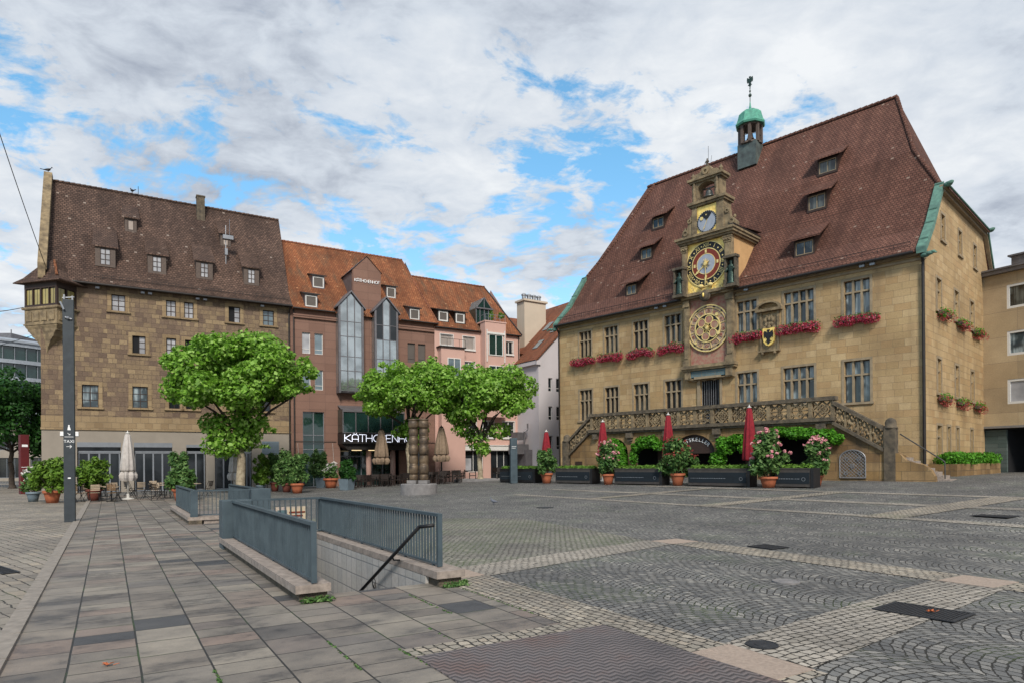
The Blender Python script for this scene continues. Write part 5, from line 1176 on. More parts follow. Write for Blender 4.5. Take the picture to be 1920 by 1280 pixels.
# ================================================================= WHITE HOUSE behind the lane
WH=thing('white_house','pale white house with chimney stack and orange roof beside the lane','house',(2.46,60.,0),math.atan2(1.86,2.8))
mb=MB(); WE=11.4; ap=17.8; hw=6.6
wg=[(1.1,1.55,z,z+1.25) for z in (8.3,5.7,3.0)]+[(2.0,2.45,z,z+1.25) for z in (8.3,5.7,3.0)]+[(1.95,2.4,11.3,12.5)]
wg=[(a-.0,b,z,z1) for a,b,z,z1 in wg]
mb.wall(0,13.2,-.2,WE,[h for h in wg if h[3]<11],.25); mb.quad((0,0,WE),(13.2,0,WE),(hw,0,ap)); mb.quad(SL(0,-.2,0),SL(16,-.2,0),SL(16,WE,0),SL(0,WE,0)); mb.build('wall','white',WH)
for h in wg[:6]: window(WH,FR,*h,1,[.28],'whitep','glass',.18,.05,.06,.05)
m=MB(); s_=lambda y0,y1,o:[(-.35,y0,WE-.3+o),(hw,y0,ap+.12+o),(hw,y1,ap+.12+o),(-.35,y1,WE-.3+o)]
m.quad(*s_(-.15,16,0)); m.quad(*[(13.2-x,y,z) for x,y,z in s_(-.15,16,0)]); m.quad((-.35,-.15,WE-.3),(hw,-.15,ap+.12),(hw,-.15,ap-.05),(-.35,-.15,WE-.45)); m.build('roof','roofr',WH)
m=MB(); m.box(-.3,0,WE-.7,WE-.35,-.1,16); m.box(-.3,.15,WE-.75,WE-.45,-.16,-.002); m.build('eaves_moulding','white',WH)
m=MB(); m.box(1.7,4.3,12.6,17.6,4.6,5.9); m.box(1.55,4.45,17.6,17.78,4.45,6.05); ch=m.build('chimney','cream',WH)
m=MB()
for i in range(4): m.lathe((2.1+i*.6,5.25,17.78),[(.2,0),(.2,.45),(.26,.5),(.26,.62),(.1,.7)],10)
m.build('chimney_pots','alu',ch)
for a,y in ((1.0,1.6),(2.6,1.0),(3.2,3.0)):
    z=WE-.3+(a+.35)*(ap+.42-WE)/(hw+.35); k=(ap+.42-WE)/(hw+.35); m=MB(); m.quad((a,y,z+.09),(a+.9,y,z+.09+.9*k),(a+.9,y+.8,z+.09+.9*k),(a,y+.8,z+.09)); m.build('skylight','glassb',WH,recalc=False)
m=MB(); m.box(-.8,-.05,0,3.0,1,4); m.box(-1.6,-.3,2.6,3.5,1.2,2.6); m.box(-1.4,-.5,3.9,4.6,1.4,2.4); m.path([(-.8,1.2,3.4),(-.8,1.2,4.6),(-.4,1.2,4.9),(-.4,1.2,5.4)],.08); m.build('ventilation_units','zinc',WH)
# house with brown roof behind the pink one
RH=thing('rear_house','brown roofed house glimpsed between pink house and white chimney','house',LO_,LR)
MB().box(36.6,44.5,0,12.2,4.5,16).build('wall','pink',RH)
roofmesh([(4.0,12.3,36.3,44.8),(10,18.0,36.3,44.8)],True).build('roof','roofr',RH)
m=MB(); m.lathe((39.2,9.5,17.5),[(.2,0),(.2,.7),(.34,.8),(.34,.9),(.1,1.05)],12); m.build('roof_vent','zinc',RH)
# ================================================================= ANNEX
AN=thing('annex_building','modern sandstone slab annex with aluminium windows over a dark driveway passage','building',(29.9,41.96,0),math.atan2(-.862,.507))
aw=[(1.32,5.2,10.98,12.45),(1.32,5.2,8.12,9.6),(1.32,5.2,5.16,6.67)]
mb=MB().wall(-.3,12,3.76,13.2,aw,.15); mb.wall(-.3,12,.0,3.76,[(-.25,11.9,0,3.7)],.3); mb.build('wall','beige',AN)
for i,h in enumerate(aw): window(AN,FR,*h,2,[],'whitep',('glassd','glassc','glassw')[i],.1,.14,.1,.08)
m=MB(); m.box(-.4,12,13.2,13.42,-.35,-.003); m.box(-.45,12,13.42,13.52,-.45,4); m.build('eaves','zinc',AN)
m=MB(); m.box(.3,12,13.5,13.9,1.2,6); m.box(1.0,3.4,14.0,14.5,1.4,3.2); m.box(.85,3.6,14.5,14.6,1.25,3.3); m.build('roof_box','zinc',AN)
MB().box(-.3,1.15,.0,3.6,.25,.5).build('glazed_slab_wall','teal',AN)
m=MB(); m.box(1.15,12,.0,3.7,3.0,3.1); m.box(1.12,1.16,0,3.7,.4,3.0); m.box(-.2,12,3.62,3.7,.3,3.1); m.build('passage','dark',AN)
MB().box(-.3,12,3.7,3.84,-.04,.02).build('soffit_edge','alu',AN)
# ================================================================= far left office and street background
OF_=thing('office_tower','curved glass office block with white floor bands far behind the trees','building',(-92,118,0))
m=MB(); gm=MB()
for i in range(8):
    z=i*2.7; gm.lathe((0,0,z),[(16.6,0),(16.6,2.1)],64,1,1.15); m.lathe((0,0,z+2.1),[(17,0),(17,.6)],64,1,1.15)
m.lathe((0,0,21.6),[(17.2,0),(17.2,.3),(15.6,.8),(10,1.1)],64,1,1.15); m.build('floor_bands','officew',OF_); gm.build('ribbon_glazing','glassg',OF_)
m=MB()
for i in range(72): a=2*math.pi*i/72; m.box(16.75*math.cos(a)-.05,16.75*math.cos(a)+.05,1,21.6,16.75*1.15*math.sin(a)-.05,16.75*1.15*math.sin(a)+.05)
m.build('mullions','alu',OF_)
m=MB(); m.box(-3,9,22.2,24.0,-8,2); m.path([(6,-4,24),(6,-4,25.4)],.08); m.path([(2,-4,24),(2,-4,25.2)],.08); m.build('roof_plant','zinc',OF_)
SB=thing('street_building','dark shopfront building at the far end of the side street','building',(-88,84,0),.05)
m=MB().wall(0,32,0,7,[(2+i*4,5+i*4,.4,3) for i in range(7)]+[(2+i*4,4+i*4,4,6) for i in range(7)],.3); m.box(0,32,0,7,8,8.1); m.box(0,32,7,7.1,-.2,8.1); m.build('wall','plaster',SB)
for i in range(7): window(SB,FR,2+i*4,5+i*4,.4,3,3,[],'greyf','glass',.2,name='shop_window')
for i in range(7): window(SB,FR,2+i*4,4+i*4,4,6,2,[],'greyf','glass',.2)
# ================================================================= UNDERPASS ENTRANCES
def w_of(u,v,z=0): x,y=uv2xy(u,v); return (x,y,G(x,y)+z)
UN=thing('underpass_entrance','near underpass stairwell with blue-grey fin railing, granite parapets, yellow poster and dark handrail','stair entrance',w_of(2.0,8.55),LR,'underpass entrances')
Lh=6.9
for U0,U1 in ((0,.45),(1.95,2.4)):
    m=MB(); m.box(U0+.06,U1-.03,-.05,.12,.07,Lh); m.build('parapet_foot','sandg',UN)
    m=MB(); V=0
    for l in (.9,1.5,1.5,1.5,1.5): m.box(U0,U1,.12,.225,V+.003,min(V+l,Lh)-.003); V+=l
    m.build('parapet_cap','granite',UN)
m=MB(); m.box(.45,1.95,-.05,.12,6.45,Lh-.05); m.box(.452,1.948,.12,.225,6.45,Lh); m.build('back_parapet','granite',UN)
m=MB(); m.box(.4,.45,-3.4,.11,.4,6.5); m.box(1.95,2.0,-3.4,.11,.4,6.5); m.build('tiled_wall','tilew',UN)
MB().box(.45,1.95,-3.3,.0,6.4,6.45).build('dark_passage','dark',UN)
m=MB(); m.box(.452,1.948,-.5,-.002,.38,.4)
for i in range(18): m.box(.452,1.948,-.17*(i+1)-.25,-.17*(i+1),.4+.32*i,.4+.32*(i+1)+.02)
m.box(.45,1.95,-3.4,-3.3,5,6.5); m.build('steps','plinth',UN)
def fins(p,q,name='railing'):
    m=MB(); p=Vector(p);q=Vector(q); d=(q-p); L=d.length; d/=L; nn=Vector((-d.y,d.x)); 
    def bx(a0,a1,z0,z1,w):
        P=[p+d*a0-nn*w/2,p+d*a1-nn*w/2,p+d*a1+nn*w/2,p+d*a0+nn*w/2]; m.add([(x.x,x.y,z0) for x in P]+[(x.x,x.y,z1) for x in P],[(0,1,2,3),(7,6,5,4),(0,1,5,4),(1,2,6,5),(2,3,7,6),(3,0,4,7)])
    bx(0,L,.975,1.02,.075); bx(0,L,.255,.285,.05); bx(-.0,.04,.24,1.0,.07); bx(L-.04,L,.24,1.0,.07)
    k=int(L/.11)
    for i in range(1,k): a=L*i/k; bx(a-.005,a+.005,.285,.975,.03)
    for i in range(int(L/1.1)+1): a=.25+i*1.1; (bx(a-.02,a+.02,.22,.255,.04) if a<L else 0)
    return m.build(name,'steel',UN)
fins((.24,.02),(.24,6.5)); fins((2.17,.35),(2.17,6.75))
# back railing with wide bar spacing
m=MB(); m.box(.6,2.2,.975,1.02,6.68,6.75); m.box(.6,2.2,.255,.285,6.69,6.74)
for i in range(14): m.box(.66+i*.115,.675+i*.115,.285,.975,6.69,6.74)
m.build('back_railing','steel',UN)
m=MB(); m.box(.02,.6,.0,1.02,6.4,6.9); m.build('corner_box','steel',UN,bev=.01); m=MB(); m.box(2.12,2.32,.22,1.0,6.76,6.9); m.build('corner_post','steel',UN)
ps=MB().box(1.15,1.85,.45,.82,6.755,6.775).build('poster_board','poster',UN)
m=MB(); m.box(1.2,1.4,.5,.75,6.74,6.754); m.build('poster_picture','insc',ps); m=MB(); m.box(1.45,1.8,.68,.71,6.74,6.754);m.box(1.45,1.75,.6,.63,6.74,6.754); m.build('poster_text','dialred',ps)
m=MB(); m.path([(2.0,.2,.87),(1.85,.38,.84),(1.8,2.85,-.47),(1.8,6.3,-2.3)],.028,8)
for V in (1.4,3.2): z=.84-.53*(V-.4); m.path([(1.82,V,z),(1.85,V,z-.08),(1.95,V,z-.08)],.012)
m.build('handrail','iron',UN,smooth=True)
m=MB()
for i in range(9): t=i/8*2*math.pi; m.tube((1.945,2.6+.09*math.cos(t),-.32+.09*math.sin(t)),(1.945,2.6+.09*math.cos(t+.8),-.32+.09*math.sin(t+.8)),.006,4)
m.tube((1.945,2.55,-.3),(1.945,2.62,-.4),.006,4);m.tube((1.945,2.62,-.4),(1.945,2.68,-.28),.006,4); m.build('graffiti_mark','black',UN)
U2=dup(UN,w_of(4.4,28.8),LR+math.pi,'farther underpass stairwell enclosure between the mast and the near stairwell, closed end in front')
for ch in list(U2.children):
    if ch.name.startswith(('poster','graffiti')):
        for c_ in list(ch.children): bpy.data.objects.remove(c_)
        bpy.data.objects.remove(ch)
# ================================================================= MAST
MA=thing('direction_mast','tall dark grey square mast with white taxi arrow and pictogram, cables at its top','mast',(-14.09,21.1,0),rad(27))
m=MB(); m.box(-.15,.15,0,7.05,-.1,.1); m.build('mast_body','mast',MA,bev=.012)
m=MB(); m.box(-.13,-.09,6.85,7.2,-.06,.06); m.box(.09,.13,6.85,7.18,-.06,.06); m.tube((-.16,0,7.1),(.16,0,7.15),.02); m.tube((-.2,-.12,6.95),(-.1,-.16,6.7),.03); m.tube((-.08,-.12,6.47),(.1,-.12,6.42),.03);m.ball((0,-.14,6.45),.05,8); m.build('cable_clamps','alu',MA)
m=MB()
f=lambda x,y,z:(x,-.104-z*.3,2.56+y)
textmb(m,'TAXI',.128,f,.004)
m.box(-.12,.12,2.7,2.712,-.106,-.101)
def seg(p,q,r=.009): m.tube((p[0],-.105,p[1]),(q[0],-.105,q[1]),r,4)
seg((-.07,2.4),(.07,2.4));seg((.07,2.4),(.02,2.45));seg((.07,2.4),(.02,2.35)); seg((-.04,2.83),(.03,2.77));seg((.03,2.77),(-.01,2.77));seg((.03,2.77),(.03,2.81))
m.disc((0,3.06),.025,.004,10,FR,0,-.101); m.prism([(-.04,2.92),(.05,2.92),(.03,3.0),(.02,3.035),(-.02,3.035),(-.03,3.0)],-.106,-.101); m.box(-.04,.04,1.38,1.42,-.106,-.101)
m.build('white_signs','lettw',MA,recalc=False)
def wire(p,q,label):
    n=14; m=MB(); P=[Vector(p).lerp(Vector(q),i/n)-Vector((0,0,.5*4*(i/n)*(1-i/n)*.4)) for i in range(n+1)]; m.path(P,.022,5); tag(m.build('overhead_wire','iron'),label,'cable')
wire((-24.2,30,20.35),(-30.7,43.8,14.9),'steep dark cable slanting down to the oriel roof from top left of sky')
wire((-27.5,31,9.0),(-32.3,43.9,12.3),'nearly level cable meeting the oriel ledge')
wire((-60,70,13.5),(-31.2,43.9,10.6),'low cable fixed to the corbel under the oriel')
# ================================================================= PARASOLS
def parasol(name,x,y,h,w,mat,pole,label,grp,hem=.32,skirt=None):
    t=thing(name,label,'parasol',at(x,y),rnd.uniform(0,1),grp); z0=h*hem
    m=MB(); m.lathe((0,0,0),[(w*.5,z0),(w*.56,z0+.1),(w*.5,z0+(h-z0)*.3),(w*.38,z0+(h-z0)*.6),(w*.2,h-.12),(w*.12,h-.05)],48,1,1,.1,8); m.build('canopy',mat,t,smooth=True)
    if skirt:
        m=MB(); m.lathe((0,0,0),[(w*.5,z0-.5),(w*.6,z0-.35),(w*.62,z0-.2),(w*.5,z0-.02)],40,1,1,.2,7); m.build('hanging_valance',skirt,t)
    m=MB(); m.tube((0,0,.0),(0,0,h),.045,10); m.build('pole',pole,t,smooth=True)
    m=MB(); m.lathe((0,0,h-.04),[(w*.17,0),(w*.19,.03),(w*.05,.08),(.02,.16)],14); m.build('cap','polew' if mat!='tan' else 'gutter',t)
    m=MB(); m.lathe((0,0,0),[(.3,0),(.3,.05),(.07,.09),(.07,.3)],16); m.build('foot','polew' if pole=='polew' else 'iron',t); return t
RP='closed dark red parasols before the town hall'
for (x,y,h,l) in ((2.3,44.1,3.2,'closed dark red parasol beside the lane, leftmost of the dark red ones'),(5.5,40.0,3.6,'closed dark red parasol at the foot of the left stair flight'),(8.65,36.6,3.75,'closed dark red parasol in front of the sign over the cellar arch'),(11.95,33.3,3.85,'closed dark red parasol behind the large pink oleander')):
    parasol('closed_parasol',x,y,h,.62,'red','polew',l,RP,.33 if x!=11.95 else .3)
parasol('closed_parasol',-20.53,35.4,3.55,.62,'offw','polew','closed off-white parasol with frilled hem before the grey shopfront',None,.42,'offw')
parasol('closed_parasol',-18.2,43.4,3.1,.6,'offw','polew','closed off-white parasol partly behind the plane tree trunk',None,.42,'offw')
parasol('closed_parasol',-9.75,49.5,4.2,.95,'tan','iron','closed tan parasol before the lit entrance letters','closed tan parasols',.5,'tan')
parasol('closed_parasol',-5.15,48.5,4.1,.9,'tan','iron','closed tan parasol between the bronze sculpture and pink house window','closed tan parasols',.5,'tan')
# ================================================================= TREES
def tree(name,label,cat,x,y,trunk_h,tr,clumps,n,size,mat,bark,seed,limbs=9,z0=None,up=.5):
    zg=G(x,y); t=thing(name,label,cat,(x,y,zg)); g=random.Random(seed); m=MB()
    P=[Vector((0,0,-.1))]; 
    for i in range(1,6): P.append(Vector((g.uniform(-.08,.08)*i*.5,g.uniform(-.08,.08)*i*.5,trunk_h*i/5)))
    m.lathe((0,0,-.05),[(tr*1.7,0),(tr*1.25,.15),(tr*1.05,.35)],12)
    for i in range(5): m.tube(P[i],P[i+1],tr*(1-.07*i),12,tr*(1-.07*(i+1)),cap=False)
    m.build('trunk',bark,t,smooth=True)
    m=MB()
    C=[c for c in clumps if c[3]<2.6]; g.shuffle(C)
    for c in C[:limbs]:
        e=Vector(c[:3]); s=P[-1].lerp(P[-2],g.random()); mid=s.lerp(e,.5)+Vector((g.uniform(-.3,.3),g.uniform(-.3,.3),g.uniform(-.2,.4)))
        r=tr*.42; m.tube(s,mid,r,7,r*.6,False); m.tube(mid,e,r*.6,6,r*.2,False)
        for k in range(3): q=e+Vector((g.uniform(-.8,.8),g.uniform(-.8,.8),g.uniform(-.3,.7))); m.tube(mid.lerp(e,.5),q,r*.28,5,.015,False)
    m.build('limbs','barkd',t,smooth=True)
    leaves('crown',mat,t,clumps,n,size,seed,up,.5); return t
cl=crown_clumps(0,.0,7.1,4.3,3.7,2.5,64,.9,3,-.6)+outl(0,0,7.1,4.4,3.9,2.7,26,3)+[(-.6,0,3.9,1.5,1.4,1.3),(-.9,-.3,3.0,1.3,1.2,.8),(.2,.2,3.5,1.1,1.1,.9),(-1.6,0,4.4,1.0,1.0,.7),(.9,-.2,4.5,1.0,1.0,.8),(1.9,0,3.95,.45,.3,.2),(1.5,.1,2.95,.35,.3,.12)]
tree('plane_tree','plane tree with mottled pale trunk and broad low crown before the old corner house','tree',-17.0,41.4,3.9,.3,cl,30000,.25,'leaf','bark',5)
cl=crown_clumps(0,.0,6.6,3.7,3.4,2.4,54,.85,8,-.55)+outl(0,0,6.6,4.0,3.6,2.7,20,8)+[(-.85,-.3,3.9,.5,.4,.45),(-.2,-.4,3.8,.5,.4,.4),(.2,-.5,4.3,.7,.5,.5)]+[(.3,0,4.2,1.2,1.2,.9),(.8,-.2,3.5,.7,.7,.6)]
tree('plane_tree','plane tree whose crown rises behind the bronze sculpture','tree',-7.6,49.3,4.2,.25,cl,21000,.245,'leaf','bark',6)
cl=crown_clumps(.4,.0,5.9,3.4,3.0,2.5,52,.85,12,-.6)+outl(.4,0,5.9,3.7,3.2,2.8,20,12)+[(-.2,0,3.0,.9,.9,.9),(.2,-.2,2.3,.6,.6,.5),(-1.2,0,3.6,.8,.7,.5),(1.4,0,3.6,1.0,.9,.6)]
tree('plane_tree','plane tree right of the sculpture in front of the pink house','tree',-2.3,48.0,3.6,.2,cl,21000,.245,'leaf','bark',9)
for (x,y,l,s_) in ((-41.5,55,'dark leafy street tree at the left edge nearest the corner house',1),(-47.5,57,'dark leafy street tree cut by the left frame edge',2),(-45,68,'dark street tree farther down the side street',3),(-38.2,61,'dark leafy tree directly behind the corner of the old house',4)):
    tree('street_tree',l,'tree',x,y,3.6,.22,crown_clumps(0,0,6.0,3.3,3.3,3.6,36,1.15,20+s_,-.8),12000,.27,'leafd','barkd',30+s_)
# tree surround with a stone edge under the right plane tree
m=MB(); m.lathe((-1.9,47.8,G(-1.9,47.8)-.1),[(2.3,0),(2.3,.22),(2.15,.24),(2.1,.18),(.05,.18)],32,1,.6); tag(m.build('tree_bed_kerb','plinth'),'round low stone edge around the foot of the right plane tree','kerb')
# ================================================================= POTTED PLANTS
def pot(t,r,h,mat,sq=False):
    m=MB()
    if sq: m.lathe((0,0,0),[(r*.8,0),(r,h),(r*.9,h),(r*.88,h-.06)],4)
    else: m.lathe((0,0,0),[(r*.66,0),(r*.8,h*.45),(r*.93,h*.78),(r*.94,h*.8),(r*1.04,h*.8),(r*1.06,h),(r*.94,h),(r*.9,h-.08),(.05,h-.08)],24)
    o=m.build('pot',mat,t,smooth=not sq); 
    if sq: o.rotation_euler=(0,0,rad(45))
    m=MB(); m.lathe((0,0,0),[(r*1.07,h*.8),(r*1.09,h*.83),(r*1.08,h+.005)],24) if not sq else m.box(-r*.72,r*.72,h,h+.03,-r*.72,r*.72)
    m.build('pot_rim',mat,o if False else t,smooth=not sq)
def plant(name,label,cat,x,y,pr,ph,pm,w,top,n,mat,fl=None,nf=0,seed=1,sq=False,grp=None,lsize=.13,flat=1.7,stems=True):
    t=thing(name,label,cat,at(x,y),rnd.uniform(0,6),grp); pot(t,pr,ph,pm,sq); g=random.Random(seed)
    H=top-ph; cl=[(0,0,ph+H*.5,w*.36,w*.36,H*.46)]
    cl=[(0,0,ph+H*.42,w*.24,w*.24,H*.4)]
    for i in range(34):
        a=g.uniform(0,6.28); z=g.uniform(.08,1.04); rr=w*g.uniform(.15,.38)*math.sin(math.pi*min(.9,.28+z*.55)); q=w*g.uniform(.06,.15); cl.append((math.cos(a)*rr,math.sin(a)*rr,ph+H*z*.9,q,q,q*1.25))
    leaves('foliage',mat,t,cl,int(n*1.15),lsize,seed,.6,.0,flat)
    if stems:
        m=MB()
        for c in cl[1:9]: m.tube((g.uniform(-.08,.08),g.uniform(-.08,.08),ph-.05),c[:3],.014,5)
        m.build('stems','barkd',t)
    if fl:
        fc=[(c[0]*1.1,c[1]*1.1,c[2]+H*.07,c[3]*.85,c[4]*.85,c[5]*.8) for c in cl[1:] if c[2]>ph+H*.3]
        g2=np.random.default_rng(seed+9); sub=[]
        for c in fc:
            for _ in range(4):
                d=g2.normal(size=3); d/=np.linalg.norm(d); sub.append((c[0]+d[0]*c[3],c[1]+d[1]*c[4],c[2]+abs(d[2])*c[5],.07,.07,.06))
        leaves('flowers',fl,t,sub,nf,.075,seed+3,.5,.2)
    return t
OG='potted oleanders along the planters'
plant('potted_oleander','round green bush without blossoms in terracotta pot beside the leftmost planter','plant',2.1,40.3,.36,.62,'terra',1.75,2.1,2600,'leafo',None,0,1,grp=OG)
plant('potted_oleander','pale pink oleander in terracotta pot between the two left banner planters','plant',5.38,37.1,.34,.58,'terra',1.85,2.35,2400,'leafo','petalp',900,2,grp=OG)
plant('potted_oleander','oleander with faded orange blossoms in terracotta pot below the cellar sign','plant',8.55,34.2,.36,.62,'terra',2.3,2.3,3400,'leafo','petalr',420,3,grp=OG)
plant('potted_oleander','largest oleander, thick with pink blossoms, in an orange terracotta pot','plant',11.85,30.6,.4,.5,'terra',2.1,2.55,3400,'leafo','petalp',3000,4,grp=OG)
plant('potted_oleander','pink oleander in small terracotta pot at the right end of the planters','plant',13.95,30.4,.3,.5,'terra',1.6,2.15,2300,'leafo','petalp',700,5,grp=OG)
plant('potted_shrub','broad green shrub in bright red pot left of the mast','plant',-22.5,32.4,.38,.6,'terra',2.4,2.15,3600,'leafy',None,0,6)
plant('potted_shrub','green shrub half hidden behind the dark mast','plant',-21.6,34.2,.36,.6,'terrad',2.0,2.25,2600,'leafy',None,0,7)
plant('potted_shrub','white flowered shrub in grey pot beside the red pillar','plant',-24.3,33.6,.3,.5,'planter',1.3,1.75,1400,'leafo','petalw',500,8)
plant('potted_shrub','bushy green shrub in pot behind the farther stairwell railing','plant',-16.84,33.6,.36,.6,'terra',2.0,2.45,3600,'leafo',None,0,9)
plant('potted_shrub','upright yellow-green shrub just right of the plane tree trunk','plant',-16.6,43.8,.3,.45,'planter',1.5,2.55,2400,'leafy',None,0,10)
plant('potted_shrub','low spiky plant in dark red pot left of the orange pot','plant',-15.9,44.4,.3,.6,'terrad',1.6,2.5,2000,'leafo',None,0,11)
plant('potted_shrub','large shrub in brownish pot directly left of the orange pot','plant',-14.6,42.9,.33,.6,'terrad',2.0,2.7,2900,'leafo',None,0,12)
plant('potted_shrub','large shrub in an orange pot in the middle of the plant group','plant',-13.37,41.2,.4,.62,'terra',2.2,2.65,3400,'leafo',None,0,13)
plant('potted_shrub','tall shrub in square grey planter left of the white flowers','plant',-14.3,49.5,.5,.7,'planter',2.2,3.0,2900,'leafo',None,0,14,sq=True)
plant('potted_shrub','low red pot of white flowers between two grey planters','plant',-13.1,47.9,.5,.7,'terra',1.3,1.7,900,'leafo','petalw',420,15)
plant('potted_shrub','dense round shrub in square grey-blue planter nearest the sculpture','plant',-10.73,43.0,.55,.7,'planter',1.35,2.0,3200,'leafd',None,0,16,sq=True)
# ---- banner planters
def planter(x0,x1,y,label,mat='board',ban='banner',seed=1):
    xm=(x0+x1)/2; wx=3.66+.696*xm+.718*y; wy=50.5-.718*xm+.696*y; hw=(x1-x0)/2
    t=thing('planter_box',label,'planter',at(wx,wy),math.atan2(-.718,.696),'wooden planters with banners')
    m=MB()
    for k in range(4): m.box(-hw,hw,.06+k*.2,.24+k*.2,-.04,0); m.box(-hw,hw,.06+k*.2,.24+k*.2,.7,.74)
    for X in (-hw,hw-.04): m.box(X,X+.04,.06,.84,.0,.7)
    m.box(-hw-.02,hw+.02,.84,.9,-.06,.1);m.box(-hw-.02,hw+.02,.84,.9,.64,.76);m.box(-hw,hw,.7,.78,.1,.64)
    for X in (-hw+.05,hw-.15): m.box(X,X+.1,0,.06,0,.7)
    m.build('box',mat,t); b=MB().box(-hw+.02,hw-.02,.2,.7,-.055,-.042).build('banner',ban,t)
    MB().box(hw+.02,hw+.16,.0,.9,-.05,.7).build('end_panel','black',t)
    g=random.Random(seed); m=MB(); X=-hw+.15
    while X<hw*.3: l=g.uniform(.03,.1); m.box(X,X+l,.4,.425,-.06,-.056); X+=l+.03
    m.disc((hw-.28,.4),.085,.004,16,FR,.07,-.057); m.build('small_print','alu',b)
    leaves('grass','grass',t,[(x_,.35,.92,.22,.3,.16) for x_ in np.arange(-hw+.15,hw,.3)],int(900*hw),.12,seed,1.2,.2,2.)
planter(2.2,5.2,-8.3,'dark planter behind the steel stele, leftmost of the row','black','banner',1)  # box coloured black, unlike the other planters
planter(6.9,9.55,-8.1,'banner planter between the round bush and the pale pink oleander',seed=2)
planter(11.3,14.2,-8.1,'banner planter between the pale pink and the faded orange oleander',seed=3)
planter(15.9,19.0,-8.1,'longest banner planter, left of the largest oleander',seed=4)
planter(20.3,21.85,-7.9,'short banner planter right of the largest oleander',seed=5)
# ---- flower boxes under the upper windows and on the gable
def fbox(fr,L,label,n=1300,seed=1,gable=False):
    t=thing('flower_box',label,'flower box',fr[0],fr[1],'geranium boxes on the town hall'); m=MB(); m.box(-L/2+.1,L/2-.1,-.12,.1,-.3,-.08); m.build('trough','woodg',t)
    k=max(2,int(L/.28)); gg=random.Random(seed*7+1); cl=[(-L/2+L*(i+.5)/k,-.24+gg.uniform(-.06,.06),-.04+gg.uniform(-.1,.07)-.10*abs(2*(i+.5)/k-1)**2,.27+gg.uniform(-.03,.08),.27,(.27+gg.uniform(-.04,.07))) for i in range(k)]
    leaves('foliage','leafo' if not gable else 'ivy',t,[(c[0],c[1]+.04,c[2]+(.14 if not gable else .15),c[3]*.9,c[4],c[5]*.85) for c in cl],int(n*.35*L/2),.09,seed,.4,.5)
    leaves('blossoms','petal' if not gable else 'petalr',t,cl,int(n*L/2*(1.25 if not gable else .5)),.06,seed+50,.2,.8)
def thw(x,y,z): return ((3.66+.696*x+.718*y,50.5-.718*x+.696*y,z),math.atan2(-.718,.696))
for i,(a,b,l) in enumerate(((1.5,3.6,'leftmost'),(3.95,6.0,'second from left'),(6.5,8.55,'third from left'),(8.95,10.9,'directly left of the dial'),(14.05,16.0,'directly right of the dial'),(17.05,19.3,'right of the coat of arms'),(20.2,22.3,'nearest the right corner'))):
    fbox(thw((a+b)/2,0,9.24),b-a,'magenta geranium window box on the town hall front, '+l,1500,i)
for i,(y,z,l) in enumerate(((3.0,9.4,'upper row nearest the corner'),(7.0,9.4,'upper row, middle'),(10.8,9.4,'upper row farthest from the corner'),(2.9,4.95,'lower row nearest the corner'),(6.8,4.95,'lower row, middle'),(10.9,4.95,'lower row farthest from the corner'))):
    p,_=thw(TW,y,z); fbox((p,math.atan2(.696,.718)),2.0,'round reddish flower box on the town hall side wall, '+l,900,20+i,True)
# ---- climbing plants and hedge
def clump_thing(name,mat,label,cat,cl,n,size,seed,stuff=False):
    c0=cl[0]; p,_=thw(*c0[:3]); base=(p[0],p[1],G(p[0],p[1]))
    q=[]
    for c in cl: w,_=thw(*c[:3]); q.append((w[0]-base[0],w[1]-base[1],w[2]-base[2],c[3],c[4],c[5]))
    t=thing(name,label,cat,base); leaves('foliage',mat,t,q,n,size,seed,.5,.4)
    m=MB(); 
    b0=q[0]; P=[(b0[0]-.05,b0[1]+.1,0),(b0[0]+.04,b0[1]+.12,b0[2]*.5),(b0[0],b0[1]+.1,b0[2])]; m.path(P,.025,5)
    m.build('stem','barkd',t); return t
Y=BY-.15
clump_thing('climbing_plant','ivy','bright green climber filling the first arcade arch','climber',[(8.1,Y,2.5,.5,.35,.5),(7.6,Y,3.1,.6,.3,.25),(8.3,Y,2.0,.45,.35,.5),(8.45,Y,1.4,.4,.35,.5),(7.9,Y,2.9,.5,.3,.3)],2600,.14,1)
clump_thing('climbing_plant','ivy','bright green climber arching over the second arcade opening','climber',[(9.5,Y,2.7,.4,.3,.35),(9.95,Y,3.1,.5,.35,.3),(10.6,Y,3.15,.5,.35,.28),(11.0,Y,2.8,.4,.3,.35),(9.25,Y,2.1,.3,.3,.5),(10.3,Y,2.85,.6,.3,.25)],2400,.14,2)
clump_thing('climbing_plant','ivy','bright green climber right of the cellar sign arch','climber',[(15.0,Y,1.9,.5,.4,.5),(15.5,Y,2.6,.6,.4,.45),(16.1,Y,3.0,.5,.35,.3),(15.3,Y,2.9,.4,.35,.3),(16.5,Y,2.5,.3,.3,.3)],2600,.14,3)
clump_thing('climbing_plant','ivy','bright green hanging foliage under the right end of the balcony','climber',[(18.0,Y-.15,3.15,.5,.4,.28),(18.6,Y-.2,3.3,.6,.5,.28),(19.4,Y-.2,3.2,.6,.5,.32),(20.2,Y-.2,3.15,.6,.5,.3),(20.9,Y-.2,3.05,.6,.5,.32),(21.4,Y-.2,2.85,.4,.4,.3),(17.7,Y,2.8,.3,.3,.3)],4200,.14,4)
t=thing('hedge_bed','low stone bed with mixed green hedge along the town hall side wall','hedge',thw(TW,0,.8)[0],math.atan2(-.718,.696))
m=MB(); m.box(.9,1.25,0,.75,.2,10.5); m.box(0,.9,0,.75,.2,.5); m.build('bed_wall','sandw',t)
leaves('foliage','ivy',t,[(.75+.2*math.sin(i*2.3),.5+i*.42,.98+.05*math.sin(i*1.7),.6,.4,.38) for i in range(25)],7500,.13,77,.6,.4)
